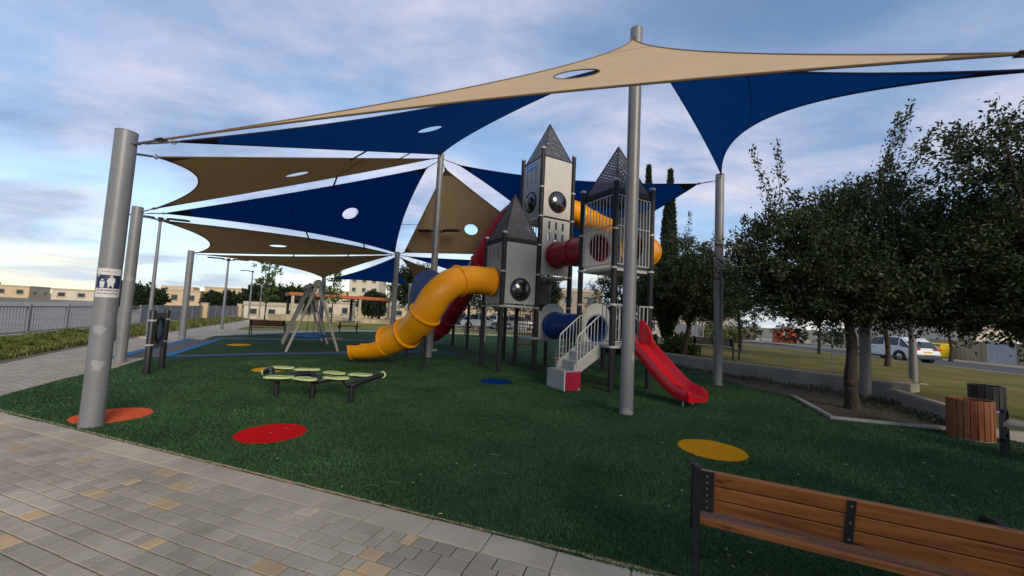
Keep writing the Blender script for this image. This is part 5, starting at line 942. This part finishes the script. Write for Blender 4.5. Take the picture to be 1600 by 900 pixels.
# stone garden walls across the road
wx = 33.1
wall('boundary_wall', [(wx,2),(wx,25.4)], 1.35, .25, 'long pale stone wall across the road at the right edge', body='stone'); wall('boundary_wall', [(wx,27.0),(wx-.4,38.0)], 1.35, .25, 'pale stone wall behind the white car', body='stone'); wall('boundary_wall', [(20.5,54),(29.5,46.8)], 1.5, .25, 'far pale stone wall behind the road bend', body='stone')
gt = empty('gate', (wx+.1,26.2,-.02), 'white sheet metal gate in the stone wall', 'gate')
for q in range(6): MB().box((wx+.1,25.52+q*.272,.72), (.05,.262,1.46)).build('gate_panel', 'gatew', gt)
for y in (25.42,27.0): MB().box((wx+.1,y-.02,.78), (.14,.06,1.6)).build('gate_post', 'white', gt)
gd = empty('gate', (22.8,51.6,-.02), 'grey metal gate in the far wall behind the road bend', 'gate')
for q in range(8): MB().rbox((22.4+.31*q,52.0-.25*q,.8), (.36,.05,1.6), -.675).build('gate_panel', 'fencem', gd)
oc = empty('recycling_container', (32.6,45.9,-.02), 'bright orange recycling container with rounded top and white notice', 'container')
MB().prism([(31.5+a,45.4,-.02+b) for a, b in ((0,0),(2.1,0),(2.1,1.0),(2.0,1.35),(1.7,1.62),(1.2,1.72),(.8,1.55),(.3,1.5),(0,1.42))], (0,1.3,0)).build('body', 'orange', oc, bevel=.04); MB().box((32.1,45.37,.9), (.4,.04,.7)).build('notice', 'stw', oc); MB().box((32.6,45.36,1.28), (.9,.05,.12)).build('slot', 'black', oc)
MB().prism([(33.4,44.2,-.02),(34.3,44.2,-.02),(34.2,44.3,.42),(33.45,44.25,.45)], (.05,.7,0)).build('boulder', 'cap', None, bevel=.08); tag(bpy.data.objects['boulder'], 'pale boulder in front of the orange container', 'boulder')
gp_ = MB().box((33.0,36.6,.45), (.5,.8,.95)).build('meter_pillar', 'cap', None, bevel=.03); tag(gp_, 'pale stone meter pillar by the road wall', 'pillar')
yb = empty('wheeled_bin', (32.1,29.2,-.02), 'yellow wheeled bin against the stone wall behind the car', 'bin'); MB().prism([(31.75,28.7,.05),(32.5,28.7,.05),(32.6,28.6,.95),(31.65,28.6,.95)], (0,.95,0)).build('body', 'ybin', yb, bevel=.03); MB().prism([(31.6,28.55,.96),(32.65,28.55,.96),(32.65,28.55,1.0),(32.1,28.55,1.08),(31.6,28.55,1.0)], (0,1.05,0)).build('lid', 'ybin', yb, bevel=.02)
for y in (28.8,29.5): MB().cyl((31.7,y,.08), .1, .06, 12, None, (1,0,0)).build('wheel', 'tyre', yb)

# ================================================================== cars
def car(loc, rz, label, paint, suv=True):
    r = empty('car', loc, label, 'car', 'parked cars', rz); H_ = 1.56 if suv else 1.45
    st_ = [(-2.25,.62,.42,.62),(-2.2,.80,.30,.80),(-2.0,.88,.24,.95),(-1.3,.91,.22,1.0),(0,.92,.22,.99),(.9,.91,.22,.97),(1.5,.89,.23,.92),(2.0,.84,.26,.82),(2.22,.70,.34,.70),(2.28,.55,.42,.60)]
    m = MB()
    for x, w, z0, z1 in st_: m.v += [V((x,s*w*k_,z)) for s, k_, z in ((-1,.90,z0),(-1,1,z0+.12),(-1,1.0,z1-.2),(-1,.93,z1),(1,.93,z1),(1,1.0,z1-.2),(1,1,z0+.12),(1,.90,z0))]
    for i in range(len(st_)-1):
        for j in range(8): a = i*8; m.f.append((a+j, a+8+j, a+8+(j+1) % 8, a+(j+1) % 8))
    m.f.append(tuple(range(8))); m.f.append(tuple(range(8*len(st_)-1, 8*len(st_)-9, -1))); m.build('body', paint, r, True, smooth=.5)
    cab = [(-2.05,.84,.93),(-1.75,.74,H_-.28),(-1.35,.68,H_-.06),(-.2,.67,H_-.02),(.35,.69,H_-.10),(1.25,.82,.95)]
    m = MB()
    for x, w, z in cab: m.v += [V((x,-.86,.92)), V((x,-w,z)), V((x,w,z)), V((x,.86,.92))]
    for i in range(len(cab)-1):
        for j in range(3): a = i*4; m.f.append((a+j, a+4+j, a+5+j, a+1+j))
    m.build('glasshouse', 'glass', r, True, smooth=.4)
    rf = MB()
    for x, w, z in cab[1:5]: rf.v += [V((x,-w-.012,z-.03)), V((x,-w*.97,z+.022)), V((x,w*.97,z+.022)), V((x,w+.012,z-.03))]
    for i in range(3):
        for j in range(3): a = i*4; rf.f.append((a+j, a+4+j, a+5+j, a+1+j))
    rf.build('roof', paint, r, True)
    for s in (-1,1):
        for (x0,w0,z0),(x1,w1,z1) in (((1.27,.84,.94),(.33,.70,H_-.09)),((-2.06,.86,.93),(-1.35,.69,H_-.05)),((-.35,.875,.93),(-.3,.68,H_-.04)),((-1.3,.875,.93),(-1.25,.69,H_-.06))): MB().beam((x0,s*(w0+.006),z0), (x1,s*(w1+.006),z1), .07, .03).build('pillar', paint, r, True)
    for x in (-1.38,1.38):
        for s in (-1,1):
            o = MB().lathe((x,s*.92,.33), [(.20,.0),(.33,.0),(.34,-.03*s),(.34,-.2*s),(.2,-.2*s)], 24, (0,1,0)).build('wheel', 'tyre', r, True); m = MB(); m.lathe((x,s*.93,.33), [(.001,.012*s),(.06,.012*s),(.215,-.02*s)], 10, (0,s*s,0)); m.build('rim', 'chrome', o, True)
            MB().ring((x,s*.915,.34), (0,1,0), .365, .03, 24, 6).build('wheel_arch', 'tyre', r, True)
    for s in (-1,1): MB().obox((-2.17,s*.64,.86), (.07,0,0), (0,.2,0), (0,0,.06)).build('tail_light', 'tail', r, True, bevel=.02); MB().obox((2.17,s*.6,.66), (.07,0,0), (0,.16,0), (0,0,.06)).build('headlight', 'chrome', r, True, bevel=.02); MB().box((.95,s*.98,1.0), (.14,.16,.12)).build('mirror', paint, r, True, bevel=.03)
    MB().obox((-2.27,0,.40), (.06,0,0), (0,.74,0), (0,0,.12)).build('bumper', 'card', r, True, bevel=.03); MB().box((-2.24,0,.68), (.02,.5,.11)).build('number_plate', 'plate', r, True)
    for s in (-1,1):
        MB().box((-.1,s*.925,.28), (2.3,.05,.12)).build('sill_trim', 'card', r, True)
        for x in (-.75,.35): MB().box((x,s*.925,.82), (.2,.02,.03)).build('door_handle', 'card', r, True)
    return r
car((25.45,25.9,-.12), PI/2, 'white SUV parked on the road behind the lawn', 'white')
for x, y, rz, lab, pt_ in ((-3.2,42.5,.15,'white car parked behind the red tube slide','white'), (1.0,44.5,.1,'silver car parked behind the castle posts','carg'), (-1.4,47.5,.1,'white car in the second row behind the castle','white'), (-5.6,45.5,.2,'dark blue grey car left of the parked white car','card')): car((x,y,-.01), rz, lab, pt_)
# low white guard rail by the parking
rl = empty('guard_rail', (-.6,38.6,0), 'low pale metal railing in front of the parked cars', 'railing')
for q in range(7): MB().tube([(-3.4+.95*q,38.5+.05*q,-.05),(-3.4+.95*q,38.5+.05*q,.85)], .035, 8).build('post', 'railm', rl)
for z in (.82,.45): MB().tube([(-3.4,38.5,z),(2.3,38.8,z)], .03, 8).build('rail', 'railm', rl)
tag(MB().cyl((9.95,12.0,.15), .018, 1.3, 8).build('marker_stake', 'steel'), 'thin upright metal stake on the lawn behind the wall', 'stake')
